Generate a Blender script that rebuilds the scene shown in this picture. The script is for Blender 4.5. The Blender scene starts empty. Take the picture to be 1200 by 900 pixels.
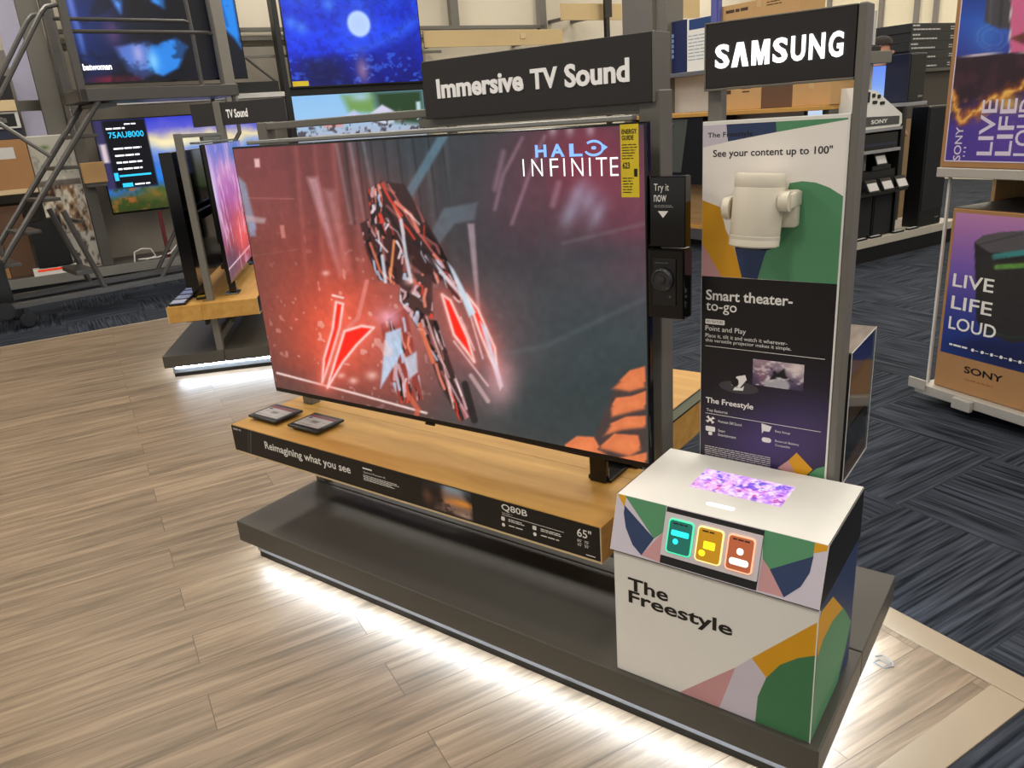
import bpy, bmesh, math, random
import numpy as np
from mathutils import Vector, Matrix

random.seed(7)
sc = bpy.context.scene
COL = sc.collection

# ------------------------------------------------------------------ camera
F_PX = 907.18
CAM = np.array([2.24729, -1.56654, 1.41972])
CR = np.array([0.807877, 0.585045, -0.071116])
CU = np.array([-0.138130, 0.305271, 0.942194])
CF = np.array([-0.572935, 0.751354, -0.327433])
cam = bpy.data.cameras.new('camera')
cam.sensor_fit = 'HORIZONTAL'
cam.sensor_width = 36.0
cam.lens = F_PX / 1200 * 36.0
cam.clip_start = 0.05
cam.clip_end = 100
camo = bpy.data.objects.new('camera', cam)
COL.objects.link(camo)
camo.matrix_world = Matrix(((CR[0], CU[0], -CF[0], CAM[0]), (CR[1], CU[1], -CF[1], CAM[1]),
                            (CR[2], CU[2], -CF[2], CAM[2]), (0, 0, 0, 1)))
sc.camera = camo

# ------------------------------------------------------------------ view, world, ceiling lights
sc.view_settings.view_transform = 'Standard'
sc.view_settings.look = 'None'
sc.view_settings.gamma = 1
sc.view_settings.use_curve_mapping = False
sc.view_settings.exposure = 0.0
world = bpy.data.worlds.new('world')
sc.world = world
world.use_nodes = True
world.node_tree.nodes['Background'].inputs[0].default_value = (1.0, 0.95, 0.87, 1)
world.node_tree.nodes['Background'].inputs[1].default_value = 0.62
LIGHT_POWER = 62.0
CEILING_Z = 4.6
LAMP_SPOTS = [(-4.6, -2.5), (-4.6, 1.0), (-4.6, 4.5), (-1.6, -2.8), (-1.6, 0.9), (-1.6, 4.4), (-1.6, 8.0),
              (1.4, -3.2), (1.4, 0.6), (1.4, 4.2), (1.4, 8.0), (4.4, -2.5), (4.4, 1.2), (4.4, 5.0), (-4.6, 8.0), (1.4, 11.0), (7.2, -1.0), (7.2, 3.0), (-2.6, 11.0), (3.6, 10.4), (-5.2, 10.6)]  # far-right lamps and most by the back wall added to brighten faces there
for i, (lx, ly) in enumerate(LAMP_SPOTS):
    L = bpy.data.lights.new('unseen_ceiling_lamp', 'AREA')
    L.shape = 'RECTANGLE'
    L.size, L.size_y = 1.25, 0.5
    L.energy = LIGHT_POWER
    L.color = (1.0, 0.93, 0.82)
    lo = bpy.data.objects.new('unseen_ceiling_lamp', L)
    COL.objects.link(lo)
    lo.location = (lx, ly, CEILING_Z - 0.08)
    lo.rotation_euler = (0, 0, math.radians(68))


# ------------------------------------------------------------------ frames and planes
class Frame:
    """local x to the right, y away from the viewer, z up"""
    def __init__(s, ox, oy, ang):
        s.o = np.array([ox, oy, 0.0]); s.ang = math.radians(ang)
        c, n = math.cos(s.ang), math.sin(s.ang)
        s.R = np.array([[c, -n, 0], [n, c, 0], [0, 0, 1.0]])

    def w(s, p): return s.o + s.R @ np.array(p, float)
    def l(s, p): return s.R.T @ (np.array(p, float) - s.o)


class Plane:
    """a flat face inside a frame: o + u*ux + v*uy, normal ux x uy"""
    def __init__(s, fr, o, ux=(1, 0, 0), uy=(0, 0, 1)):
        s.fr = fr; s.o = np.array(o, float)
        s.ux = np.array(ux, float); s.ux /= np.linalg.norm(s.ux)
        s.uy = np.array(uy, float); s.uy /= np.linalg.norm(s.uy)
        s.n = np.cross(s.ux, s.uy)

    def p(s, u, v, d=0.0): return s.o + s.ux * u + s.uy * v + s.n * d

    def at(s, x, y):
        """where the sight line of photo pixel (x, y) meets this face"""
        ray = s.fr.R.T @ (CF + (x - 600) / F_PX * CR - (y - 450) / F_PX * CU)
        c = s.fr.l(CAM)
        t = ((s.o - c) @ s.n) / (ray @ s.n)
        q = c + t * ray - s.o
        return (float(q @ s.ux), float(q @ s.uy))

    def ats(s, pts): return [s.at(*p) for p in pts]


ISLAND = Frame(0, 0, 0)
SECOND = Frame(-1.992, 1.2096, 136.6)
WALLF = Frame(-6.2, 2.5, 68)
LADDERF = Frame(-4.95, 1.1, 78)
MIDF = Frame(-1.08, 5.84, -22)
SONYF = Frame(0.68, 5.39, 68)
CARDF = Frame(1.7507, 2.3082, -30)
GRID = Frame(0, 0, 67)


# ------------------------------------------------------------------ materials
def lin(c):
    return tuple(((v / 255) / 12.92 if v / 255 <= 0.04045 else ((v / 255 + 0.055) / 1.055) ** 2.4) for v in c)


MATS = {}


def mat(name, rgb, rough=0.5, metal=0.0, emit=0.0, var=0.06, scale=14.0, alpha=1.0, bump=0.0, spec=0.5, trans=0.0, ecol=None):
    if name in MATS: return MATS[name]
    m = bpy.data.materials.new(name); m.use_nodes = True
    nt = m.node_tree; b = nt.nodes['Principled BSDF']
    c = lin(rgb)
    b.inputs['Roughness'].default_value = rough
    b.inputs['Metallic'].default_value = metal
    b.inputs['Specular IOR Level'].default_value = spec
    if trans:
        b.inputs['Transmission Weight'].default_value = trans
    if alpha < 1: b.inputs['Alpha'].default_value = alpha
    tc = nt.nodes.new('ShaderNodeTexCoord')
    nz = nt.nodes.new('ShaderNodeTexNoise'); nz.inputs['Scale'].default_value = scale
    nz.inputs['Detail'].default_value = 4
    nt.links.new(tc.outputs['Object'], nz.inputs['Vector'])
    mx = nt.nodes.new('ShaderNodeMix'); mx.data_type = 'RGBA'
    mx.inputs['A'].default_value = tuple(v * (1 - var) for v in c) + (1,)
    mx.inputs['B'].default_value = tuple(min(1, v * (1 + var)) for v in c) + (1,)
    nt.links.new(nz.outputs['Fac'], mx.inputs['Factor'])
    nt.links.new(mx.outputs['Result'], b.inputs['Base Color'])
    if emit:
        b.inputs['Emission Color'].default_value = lin(ecol or rgb) + (1,)
        b.inputs['Emission Strength'].default_value = emit
    if bump:
        bp = nt.nodes.new('ShaderNodeBump'); bp.inputs['Strength'].default_value = bump
        bp.inputs['Distance'].default_value = 0.002
        nt.links.new(nz.outputs['Fac'], bp.inputs['Height'])
        nt.links.new(bp.outputs['Normal'], b.inputs['Normal'])
    MATS[name] = m
    return m


def print_mat(name, emit=0.0, rough=0.45, spec=0.5):
    """printed picture (emit = 0) or a lit screen, colours from the mesh's own picture attribute"""
    if name in MATS: return MATS[name]
    m = bpy.data.materials.new(name); m.use_nodes = True
    nt = m.node_tree; b = nt.nodes['Principled BSDF']
    a = nt.nodes.new('ShaderNodeAttribute'); a.attribute_name = 'picture'
    b.inputs['Roughness'].default_value = rough
    b.inputs['Specular IOR Level'].default_value = spec
    if emit:
        b.inputs['Base Color'].default_value = (0.006, 0.006, 0.007, 1)
        nt.links.new(a.outputs['Color'], b.inputs['Emission Color'])
        b.inputs['Emission Strength'].default_value = emit
    else:
        nt.links.new(a.outputs['Color'], b.inputs['Base Color'])
    MATS[name] = m
    return m


def wood_mat(name, rgb_a, rgb_b, axis=(1, 12, 12), scale=3.0, rough=0.4, rot=0.0, coat=0.0):
    if name in MATS: return MATS[name]
    m = bpy.data.materials.new(name); m.use_nodes = True
    nt = m.node_tree; b = nt.nodes['Principled BSDF']; N = nt.nodes.new; K = nt.links.new
    tc = N('ShaderNodeTexCoord'); mp = N('ShaderNodeMapping')
    mp.inputs['Scale'].default_value = axis; mp.inputs['Rotation'].default_value = (0, 0, rot)
    K(tc.outputs['Object'], mp.inputs['Vector'])
    nz = N('ShaderNodeTexNoise'); nz.inputs['Scale'].default_value = scale; nz.inputs['Detail'].default_value = 8
    nz.inputs['Roughness'].default_value = 0.6; nz.inputs['Distortion'].default_value = 0.4
    K(mp.outputs['Vector'], nz.inputs['Vector'])
    cr = N('ShaderNodeValToRGB')
    cr.color_ramp.elements[0].position = 0.3; cr.color_ramp.elements[1].position = 0.7
    cr.color_ramp.elements[0].color = lin(rgb_a) + (1,); cr.color_ramp.elements[1].color = lin(rgb_b) + (1,)
    K(nz.outputs['Fac'], cr.inputs['Fac']); K(cr.outputs['Color'], b.inputs['Base Color'])
    b.inputs['Roughness'].default_value = rough
    b.inputs['Coat Weight'].default_value = coat
    MATS[name] = m
    return m


def plank_mat():
    m = bpy.data.materials.new('grey_brown_vinyl_planks'); m.use_nodes = True
    nt = m.node_tree; b = nt.nodes['Principled BSDF']; N = nt.nodes.new; K = nt.links.new
    tc = N('ShaderNodeTexCoord')
    mp = N('ShaderNodeMapping'); mp.inputs['Rotation'].default_value = (0, 0, math.radians(2.0))
    K(tc.outputs['Object'], mp.inputs['Vector'])
    br = N('ShaderNodeTexBrick'); br.offset = 0.37; br.offset_frequency = 2
    br.inputs['Scale'].default_value = 1.0
    br.inputs['Brick Width'].default_value = 1.22; br.inputs['Row Height'].default_value = 0.152
    br.inputs['Mortar Size'].default_value = 0.0012; br.inputs['Mortar Smooth'].default_value = 0.2
    br.inputs['Color1'].default_value = (0.0, 0, 0, 1); br.inputs['Color2'].default_value = (1, 1, 1, 1)
    br.inputs['Mortar'].default_value = (0.5, 0.5, 0.5, 1)
    K(mp.outputs['Vector'], br.inputs['Vector'])
    off = N('ShaderNodeVectorMath'); off.operation = 'MULTIPLY_ADD'
    off.inputs[1].default_value = (3.7, 9.1, 5.0)
    K(br.outputs['Color'], off.inputs[0]); K(mp.outputs['Vector'], off.inputs[2])
    sm = N('ShaderNodeMapping'); sm.inputs['Scale'].default_value = (1.1, 17, 1)
    K(off.outputs['Vector'], sm.inputs['Vector'])
    nz = N('ShaderNodeTexNoise'); nz.inputs['Scale'].default_value = 1.6; nz.inputs['Detail'].default_value = 9
    nz.inputs['Roughness'].default_value = 0.62; nz.inputs['Distortion'].default_value = 0.7
    K(sm.outputs['Vector'], nz.inputs['Vector'])
    sm2 = N('ShaderNodeMapping'); sm2.inputs['Scale'].default_value = (5.5, 110, 1)
    K(off.outputs['Vector'], sm2.inputs['Vector'])
    nz2 = N('ShaderNodeTexNoise'); nz2.inputs['Scale'].default_value = 1.0; nz2.inputs['Detail'].default_value = 4
    K(sm2.outputs['Vector'], nz2.inputs['Vector'])
    cr = N('ShaderNodeValToRGB'); e = cr.color_ramp.elements
    e[0].position = 0.28; e[0].color = lin((98, 84, 67)) + (1,)
    e[1].position = 0.72; e[1].color = lin((168, 147, 122)) + (1,)
    k = e.new(0.5); k.color = lin((139, 120, 98)) + (1,)
    K(nz.outputs['Fac'], cr.inputs['Fac'])
    ov = N('ShaderNodeMix'); ov.data_type = 'RGBA'; ov.blend_type = 'OVERLAY'; ov.inputs['Factor'].default_value = 0.35
    K(cr.outputs['Color'], ov.inputs['A']); K(nz2.outputs['Fac'], ov.inputs['B'])
    tone = N('ShaderNodeMix'); tone.data_type = 'RGBA'; tone.blend_type = 'MULTIPLY'; tone.inputs['Factor'].default_value = 0.16
    K(ov.outputs['Result'], tone.inputs['A']); K(br.outputs['Color'], tone.inputs['B'])
    gap = N('ShaderNodeMix'); gap.data_type = 'RGBA'
    K(br.outputs['Fac'], gap.inputs['Factor']); K(tone.outputs['Result'], gap.inputs['A'])
    gap.inputs['B'].default_value = lin((88, 72, 56)) + (1,)
    K(gap.outputs['Result'], b.inputs['Base Color'])
    b.inputs['Roughness'].default_value = 0.42
    bp = N('ShaderNodeBump'); bp.inputs['Strength'].default_value = 0.25; bp.inputs['Distance'].default_value = 0.002
    K(nz2.outputs['Fac'], bp.inputs['Height']); K(bp.outputs['Normal'], b.inputs['Normal'])
    return m


def carpet_mat():
    m = bpy.data.materials.new('navy_carpet_tiles'); m.use_nodes = True
    nt = m.node_tree; b = nt.nodes['Principled BSDF']; N = nt.nodes.new; K = nt.links.new
    tc = N('ShaderNodeTexCoord')
    mp = N('ShaderNodeMapping'); mp.inputs['Rotation'].default_value = (0, 0, 0)
    K(tc.outputs['Object'], mp.inputs['Vector'])
    ck = N('ShaderNodeTexChecker'); ck.inputs['Scale'].default_value = 1.64
    K(mp.outputs['Vector'], ck.inputs['Vector'])
    va = N('ShaderNodeMapping'); va.inputs['Scale'].default_value = (2.5, 70, 1)
    vb = N('ShaderNodeMapping'); vb.inputs['Scale'].default_value = (70, 2.5, 1)
    K(mp.outputs['Vector'], va.inputs['Vector']); K(mp.outputs['Vector'], vb.inputs['Vector'])
    mv = N('ShaderNodeMix'); mv.data_type = 'VECTOR'
    K(ck.outputs['Fac'], mv.inputs['Factor']); K(va.outputs['Vector'], mv.inputs['A']); K(vb.outputs['Vector'], mv.inputs['B'])
    nz = N('ShaderNodeTexNoise'); nz.inputs['Scale'].default_value = 1.0; nz.inputs['Detail'].default_value = 3
    K(mv.outputs['Result'], nz.inputs['Vector'])
    cr = N('ShaderNodeValToRGB'); e = cr.color_ramp.elements
    e[0].position = 0.36; e[0].color = lin((24, 28, 34)) + (1,)
    e[1].position = 0.68; e[1].color = lin((70, 75, 86)) + (1,)
    K(nz.outputs['Fac'], cr.inputs['Fac']); K(cr.outputs['Color'], b.inputs['Base Color'])
    b.inputs['Roughness'].default_value = 0.95; b.inputs['Specular IOR Level'].default_value = 0.1
    bp = N('ShaderNodeBump'); bp.inputs['Strength'].default_value = 0.6; bp.inputs['Distance'].default_value = 0.004
    K(nz.outputs['Fac'], bp.inputs['Height']); K(bp.outputs['Normal'], b.inputs['Normal'])
    return m


# ------------------------------------------------------------------ mesh builder
GLYPHS = {}


def glyph_mesh(s, bold, thick):
    key = (s, bold, thick)
    if key not in GLYPHS:
        cu = bpy.data.curves.new('letters', 'FONT'); cu.body = s; cu.size = 1.0
        cu.resolution_u = 3; cu.offset = bold; cu.extrude = thick; cu.fill_mode = 'BOTH'
        ob = bpy.data.objects.new('letters', cu); COL.objects.link(ob)
        dg = bpy.context.evaluated_depsgraph_get()
        me = bpy.data.meshes.new_from_object(ob.evaluated_get(dg))
        vs = np.array([v.co[:] for v in me.vertices]).reshape(-1, 3)
        fs = [tuple(p.vertices) for p in me.polygons]
        bpy.data.objects.remove(ob); bpy.data.curves.remove(cu); bpy.data.meshes.remove(me)
        GLYPHS[key] = (vs, fs)
    return GLYPHS[key]


class MB:
    def __init__(s): s.v = []; s.f = []; s.m = []; s.smooth = []

    def add(s, vs, fs, m=0, smooth=False):
        k = len(s.v); s.v += [tuple(map(float, q)) for q in vs]
        for f in fs: s.f.append(tuple(i + k for i in f)); s.m.append(m); s.smooth.append(smooth)
        return s

    def box(s, x0, x1, y0, y1, z0, z1, b=0.0, m=0):
        if x1 < x0: x0, x1 = x1, x0
        if y1 < y0: y0, y1 = y1, y0
        if z1 < z0: z0, z1 = z1, z0
        if b <= 0:
            vs = [(x, y, z) for z in (z0, z1) for y in (y0, y1) for x in (x0, x1)]
            return s.add(vs, [(0, 2, 3, 1), (4, 5, 7, 6), (0, 1, 5, 4), (2, 6, 7, 3), (0, 4, 6, 2), (1, 3, 7, 5)], m)
        b = min(b, (x1 - x0) / 2.2, (y1 - y0) / 2.2, (z1 - z0) / 2.2)
        bm = bmesh.new(); bmesh.ops.create_cube(bm, size=1)
        for v in bm.verts:
            v.co = ((x0 + x1) / 2 + v.co.x * (x1 - x0), (y0 + y1) / 2 + v.co.y * (y1 - y0), (z0 + z1) / 2 + v.co.z * (z1 - z0))
        bmesh.ops.bevel(bm, geom=bm.edges[:], offset=b, segments=2, affect='EDGES', profile=0.5)
        s.take(bm, m)
        return s

    def take(s, bm, m=0, smooth=False):
        bm.verts.index_update()
        s.add([v.co[:] for v in bm.verts], [[v.index for v in f.verts] for f in bm.faces], m, smooth)
        bm.free()

    def cyl(s, p0, p1, r0, r1=None, seg=16, m=0, cap=True):
        r1 = r0 if r1 is None else r1
        p0, p1 = np.array(p0, float), np.array(p1, float)
        d = p1 - p0; d /= np.linalg.norm(d)
        a = np.cross(d, [0, 0, 1]) if abs(d[2]) < 0.9 else np.cross(d, [1, 0, 0]); a /= np.linalg.norm(a); c = np.cross(d, a)
        k = [2 * math.pi * i / seg for i in range(seg)]
        ring = [math.cos(t) * a + math.sin(t) * c for t in k]
        vs = [p0 + r0 * q for q in ring] + [p1 + r1 * q for q in ring]
        s.add(vs, [(i, (i + 1) % seg, seg + (i + 1) % seg, seg + i) for i in range(seg)], m, True)
        if cap: s.add(vs, [tuple(range(seg))[::-1], tuple(range(seg, 2 * seg))], m)
        return s

    def tube(s, pts, r, seg=8, m=0):
        pts = [np.array(p, float) for p in pts]; n = len(pts); vs = []
        prev = None
        for i, p in enumerate(pts):
            d = (pts[min(i + 1, n - 1)] - pts[max(i - 1, 0)]); d /= np.linalg.norm(d)
            a = np.cross(d, [0.13, 0.2, 1]) if prev is None else prev - d * (prev @ d)
            a /= np.linalg.norm(a); prev = a; c = np.cross(d, a)
            vs += [p + r * (math.cos(2 * math.pi * k / seg) * a + math.sin(2 * math.pi * k / seg) * c) for k in range(seg)]
        fs = [(i * seg + k, i * seg + (k + 1) % seg, (i + 1) * seg + (k + 1) % seg, (i + 1) * seg + k) for i in range(n - 1) for k in range(seg)]
        s.add(vs, fs, m, True)
        s.add(vs, [tuple(range(seg))[::-1], tuple(range((n - 1) * seg, n * seg))], m)
        return s

    def lathe(s, prof, c, axis=(0, 0, 1), seg=24, m=0):
        """prof: (radius, height) pairs along axis from c"""
        d = np.array(axis, float); d /= np.linalg.norm(d)
        a = np.cross(d, [0, 0, 1]) if abs(d[2]) < 0.9 else np.cross(d, [1, 0, 0]); a /= np.linalg.norm(a); e = np.cross(d, a)
        c = np.array(c, float); vs = []
        for r, h in prof:
            vs += [c + d * h + r * (math.cos(2 * math.pi * k / seg) * a + math.sin(2 * math.pi * k / seg) * e) for k in range(seg)]
        n = len(prof)
        s.add(vs, [(i * seg + k, i * seg + (k + 1) % seg, (i + 1) * seg + (k + 1) % seg, (i + 1) * seg + k) for i in range(n - 1) for k in range(seg)], m, True)
        s.add(vs, [tuple(range(seg))[::-1], tuple(range((n - 1) * seg, n * seg))], m)
        return s

    def prism(s, pl, poly, d0, d1, m=0):
        n = len(poly)
        vs = [pl.p(u, v, d0) for u, v in poly] + [pl.p(u, v, d1) for u, v in poly]
        s.add(vs, [tuple(range(n))[::-1], tuple(range(n, 2 * n))] + [(i, (i + 1) % n, n + (i + 1) % n, n + i) for i in range(n)], m)
        return s

    def flat(s, pl, poly, d=0.0006, m=0):
        vs = [pl.p(u, v, d) for u, v in poly]
        return s.add(vs, [tuple(range(len(poly)))], m)

    def flat_px(s, pl, pts, d=0.0006, m=0): return s.flat(pl, pl.ats(pts), d, m)

    def rect(s, pl, u0, u1, v0, v1, d=0.0006, m=0):
        return s.flat(pl, [(u0, v0), (u1, v0), (u1, v1), (u0, v1)], d, m)

    def rounded(s, pl, u0, u1, v0, v1, r, d0, d1, m=0, seg=5):
        P = []
        for cx, cy, a0 in ((u1 - r, v1 - r, 0), (u0 + r, v1 - r, 90), (u0 + r, v0 + r, 180), (u1 - r, v0 + r, 270)):
            for k in range(seg + 1):
                t = math.radians(a0 + 90 * k / seg); P.append((cx + r * math.cos(t), cy + r * math.sin(t)))
        return s.prism(pl, P, d0, d1, m)

    def text(s, pl, txt, u0, u1, v0, v1, d=0.0008, m=0, bold=0.0, thick=0.0, turn=0):
        """letters fitted to the rectangle; turn=1 reads upwards"""
        vs, fs = glyph_mesh(txt, bold, 0.02 if thick else 0.0)
        lo, hi = vs.min(0), vs.max(0); q = (vs - lo) / np.maximum(hi - lo, 1e-9)
        out = []
        for k in range(len(vs)):
            a, c = q[k, 0], q[k, 1]
            if turn: a, c = 1 - c, a
            h = d + (thick * q[k, 2] if thick else 0)
            out.append(pl.p(u0 + (u1 - u0) * a, v0 + (v1 - v0) * c, h))
        return s.add(out, fs, m)

    def text_px(s, pl, txt, x0, y0, x1, y1, **k):
        """(x0,y0) top left and (x1,y1) bottom right of the words in the photo"""
        a, c = pl.at(x0, y0), pl.at(x1, y1)
        return s.text(pl, txt, min(a[0], c[0]), max(a[0], c[0]), min(a[1], c[1]), max(a[1], c[1]), **k)

    def lines(s, pl, u0, u1, v0, v1, n, d=0.0007, m=0, fill=0.5, ragged=True):
        """n rows of print too small to read"""
        h = (v1 - v0) / n
        for i in range(n):
            e = u1 - (u1 - u0) * (0.28 * random.random() if ragged else 0)
            v = v1 - h * (i + 0.5); u = u0
            while u < e - 1e-6:
                w = min(e - u, h * (1.2 + 2.2 * random.random()))
                s.rect(pl, u, u + w, v - h * fill / 2, v + h * fill / 2, d, m); u += w + h * 0.35
        return s


def build(name, mb, mats, base=(0, 0, 0)):
    me = bpy.data.meshes.new(name)
    b = np.array(base, float)
    me.from_pydata([tuple(np.array(v) - b) for v in mb.v], [], mb.f)
    for mm in (mats if isinstance(mats, (list, tuple)) else [mats]): me.materials.append(mm)
    me.polygons.foreach_set('material_index', mb.m)
    me.polygons.foreach_set('use_smooth', mb.smooth)
    me.update()
    bm = bmesh.new(); bm.from_mesh(me)
    closed = [f for f in bm.faces if all(len(e.link_faces) == 2 for e in f.edges)]
    if closed and len(closed) == len(bm.faces): bmesh.ops.recalc_face_normals(bm, faces=bm.faces[:])
    bm.to_mesh(me); bm.free()
    if any(mb.smooth):
        try: me.set_sharp_from_angle(angle=math.radians(40))
        except Exception: pass
    o = bpy.data.objects.new(name, me)
    COL.objects.link(o)
    return o


BASE = {}


def tag(o, label=None, cat=None, group=None, kind=None):
    if label: o['label'] = label
    if cat: o['category'] = cat
    if group: o['group'] = group
    if kind: o['kind'] = kind
    return o


def thing(name, label, cat, fr, base, group=None):
    o = bpy.data.objects.new(name, None); COL.objects.link(o)
    o.empty_display_size = 0.05
    o.location = fr.w(base); o.rotation_euler = (0, 0, fr.ang)
    BASE[o.name] = base
    return tag(o, label, cat, group)


def root(o):
    while o.parent: o = o.parent
    return o


def part(parent, name, mb, mats, label=None):
    o = build(name, mb, mats, BASE[root(parent).name])
    o.parent = parent
    if label: o['label'] = label
    return o


def single(name, label, cat, fr, mb, mats, base, group=None, kind=None):
    o = build(name, mb, mats, base)
    o.location = fr.w(base); o.rotation_euler = (0, 0, fr.ang)
    BASE[o.name] = base
    return tag(o, label, cat, group, kind)


def struct(name, fr, mb, mats):
    o = build(name, mb, mats)
    o.location = fr.w((0, 0, 0)); o.rotation_euler = (0, 0, fr.ang)
    BASE[o.name] = (0, 0, 0)
    o['kind'] = 'structure'
    return o


def copy_tree(o, parent=None):
    c = o.copy(); COL.objects.link(c); c.parent = parent
    if parent is None: BASE[c.name] = BASE[o.name]
    for ch in list(o.children): copy_tree(ch, c)
    return c


# ------------------------------------------------------------------ pictures on screens and posters
class Canvas:
    def __init__(s, pl, u0, u1, v0, v1, nx, ny):
        s.pl = pl; s.nx, s.ny = nx, ny
        s.U, s.V = np.meshgrid(np.linspace(u0, u1, nx), np.linspace(v0, v1, ny))
        P = pl.o + s.U[..., None] * pl.ux + s.V[..., None] * pl.uy
        W = P @ pl.fr.R.T + pl.fr.o - CAM
        z = W @ CF
        s.X = 600 + F_PX * (W @ CR) / z; s.Y = 450 - F_PX * (W @ CU) / z
        s.a = (s.U - u0) / (u1 - u0); s.b = (s.V - v0) / (v1 - v0)
        s.img = np.zeros((ny, nx, 3)); s.uv = False

    def xy(s): return (s.a, s.b) if s.uv else (s.X, s.Y)

    def mix(s, mask, col):
        c = np.array(col, float) / 255
        s.img += (c - s.img) * np.clip(mask, 0, 1)[..., None]; return s

    def fill(s, col): s.img[:] = np.array(col, float) / 255; return s

    def ramp(s, t, cols):
        """colour ramp along a 0..1 field"""
        n = len(cols) - 1; t = np.clip(t, 0, 1) * n
        C = np.array(cols, float) / 255; i = np.minimum(t.astype(int), n - 1); f = (t - i)[..., None]
        return C[i] * (1 - f) + C[i + 1] * f

    def dist(s, pts):
        X, Y = s.xy(); n = len(pts); d = np.full(X.shape, 1e9); ins = np.zeros(X.shape, bool)
        for i in range(n):
            (x0, y0), (x1, y1) = pts[i], pts[(i + 1) % n]
            dx, dy = x1 - x0, y1 - y0; L = dx * dx + dy * dy + 1e-12
            t = np.clip(((X - x0) * dx + (Y - y0) * dy) / L, 0, 1)
            d = np.minimum(d, np.hypot(X - x0 - t * dx, Y - y0 - t * dy))
            if dy: ins ^= ((Y < y0) != (Y < y1)) & (X < (Y - y0) / dy * dx + x0)
        return np.where(ins, -d, d)

    def poly(s, pts, col, alpha=1.0, soft=0.9): return s.mix(alpha * np.clip(0.5 - s.dist(pts) / soft, 0, 1), col)

    def line(s, pts, w, col, alpha=1.0, soft=0.9):
        X, Y = s.xy(); d = np.full(X.shape, 1e9)
        for (x0, y0), (x1, y1) in zip(pts[:-1], pts[1:]):
            dx, dy = x1 - x0, y1 - y0; L = dx * dx + dy * dy + 1e-12
            t = np.clip(((X - x0) * dx + (Y - y0) * dy) / L, 0, 1)
            d = np.minimum(d, np.hypot(X - x0 - t * dx, Y - y0 - t * dy))
        return s.mix(alpha * np.clip(0.5 - (d - w / 2) / soft, 0, 1), col)

    def glow(s, x, y, rx, ry, col, alpha=1.0, rot=0.0, p=1.0):
        X, Y = s.xy(); c, n = math.cos(math.radians(rot)), math.sin(math.radians(rot))
        dx, dy = X - x, Y - y; a = (dx * c + dy * n) / rx; b = (-dx * n + dy * c) / ry
        return s.mix(alpha * np.exp(-((a * a + b * b) ** p)), col)

    def disc(s, x, y, rx, ry, col, alpha=1.0, soft=0.15):
        X, Y = s.xy(); r = np.hypot((X - x) / rx, (Y - y) / ry)
        return s.mix(alpha * np.clip((1 - r) / soft + 0.5, 0, 1), col)

    def noise(s, fx, fy, seed=0, oct=4):
        rng = np.random.RandomState(seed); out = np.zeros(s.a.shape); amp = 1.0; tot = 0
        for o in range(oct):
            nx, ny = int(fx * 2 ** o) + 2, int(fy * 2 ** o) + 2
            g = rng.rand(ny + 1, nx + 1)
            x = s.a * (nx - 1); y = s.b * (ny - 1); i = x.astype(int); j = y.astype(int)
            fx_ = x - i; fy_ = y - j; fx_ = fx_ * fx_ * (3 - 2 * fx_); fy_ = fy_ * fy_ * (3 - 2 * fy_)
            v = (g[j, i] * (1 - fx_) + g[j, i + 1] * fx_) * (1 - fy_) + (g[j + 1, i] * (1 - fx_) + g[j + 1, i + 1] * fx_) * fy_
            out += amp * v; tot += amp; amp *= 0.55
        return out / tot

    def mesh(s, parent, name, m, d=0.0006, label=None):
        pl = s.pl; nx, ny = s.nx, s.ny
        b = np.array(BASE[root(parent).name], float)
        P = (pl.o + s.U[..., None] * pl.ux + s.V[..., None] * pl.uy + pl.n * d - b).reshape(-1, 3)
        me = bpy.data.meshes.new(name)
        i = np.arange(ny * nx).reshape(ny, nx)
        F = np.stack([i[:-1, :-1], i[:-1, 1:], i[1:, 1:], i[1:, :-1]], -1).reshape(-1, 4)
        me.vertices.add(len(P)); me.vertices.foreach_set('co', P.astype(np.float32).ravel())
        me.loops.add(F.size); me.loops.foreach_set('vertex_index', F.astype(np.int32).ravel())
        me.polygons.add(len(F)); me.polygons.foreach_set('loop_start', np.arange(0, F.size, 4, dtype=np.int32))
        me.update(calc_edges=True)
        im = np.clip(s.img, 0, 1)
        li = np.where(im <= 0.04045, im / 12.92, ((im + 0.055) / 1.055) ** 2.4)
        at = me.color_attributes.new('picture', 'FLOAT_COLOR', 'POINT')
        at.data.foreach_set('color', np.concatenate([li, np.ones(li.shape[:2] + (1,))], -1).astype(np.float32).ravel())
        me.materials.append(m)
        o = bpy.data.objects.new(name, me); COL.objects.link(o); o.parent = parent
        if label: o['label'] = label
        return o


def quad_px(pl, pts, u=None):
    q = pl.ats(pts); return min(p[0] for p in q), max(p[0] for p in q), min(p[1] for p in q), max(p[1] for p in q)


# ------------------------------------------------------------------ shared materials
M_GREY = mat('grey_powder_coat', (112, 109, 102), 0.42, 0.0, var=0.04, scale=60)
M_SLAB = mat('grey_laminate', (74, 71, 65), 0.46, 0.0, var=0.05, scale=6, spec=0.6)
M_KICK = mat('pale_metal_kick', (150, 158, 168), 0.35, 0.3)
M_LED = mat('cool_white_strip', (225, 240, 255), 0.5, emit=58.0, ecol=(226, 240, 255))
M_BLACK = mat('black_plastic', (13, 13, 14), 0.42, var=0.1)
M_GLOSS = mat('gloss_black', (9, 9, 10), 0.12, var=0.1)
M_SIGN = mat('charcoal_sign_face', (38, 36, 36), 0.5, var=0.05)
M_WHITE = mat('white_print', (236, 234, 228), 0.5, var=0.03)
M_WHITE_PLASTIC = mat('warm_white_plastic', (226, 218, 200), 0.4, var=0.03)
M_WOODTOP = wood_mat('light_oak_laminate', (182, 133, 60), (206, 160, 84), axis=(1.2, 9, 9), scale=2.0, rough=0.52)
M_WOODEDGE = mat('pale_wood_edge', (214, 190, 148), 0.5)
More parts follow.
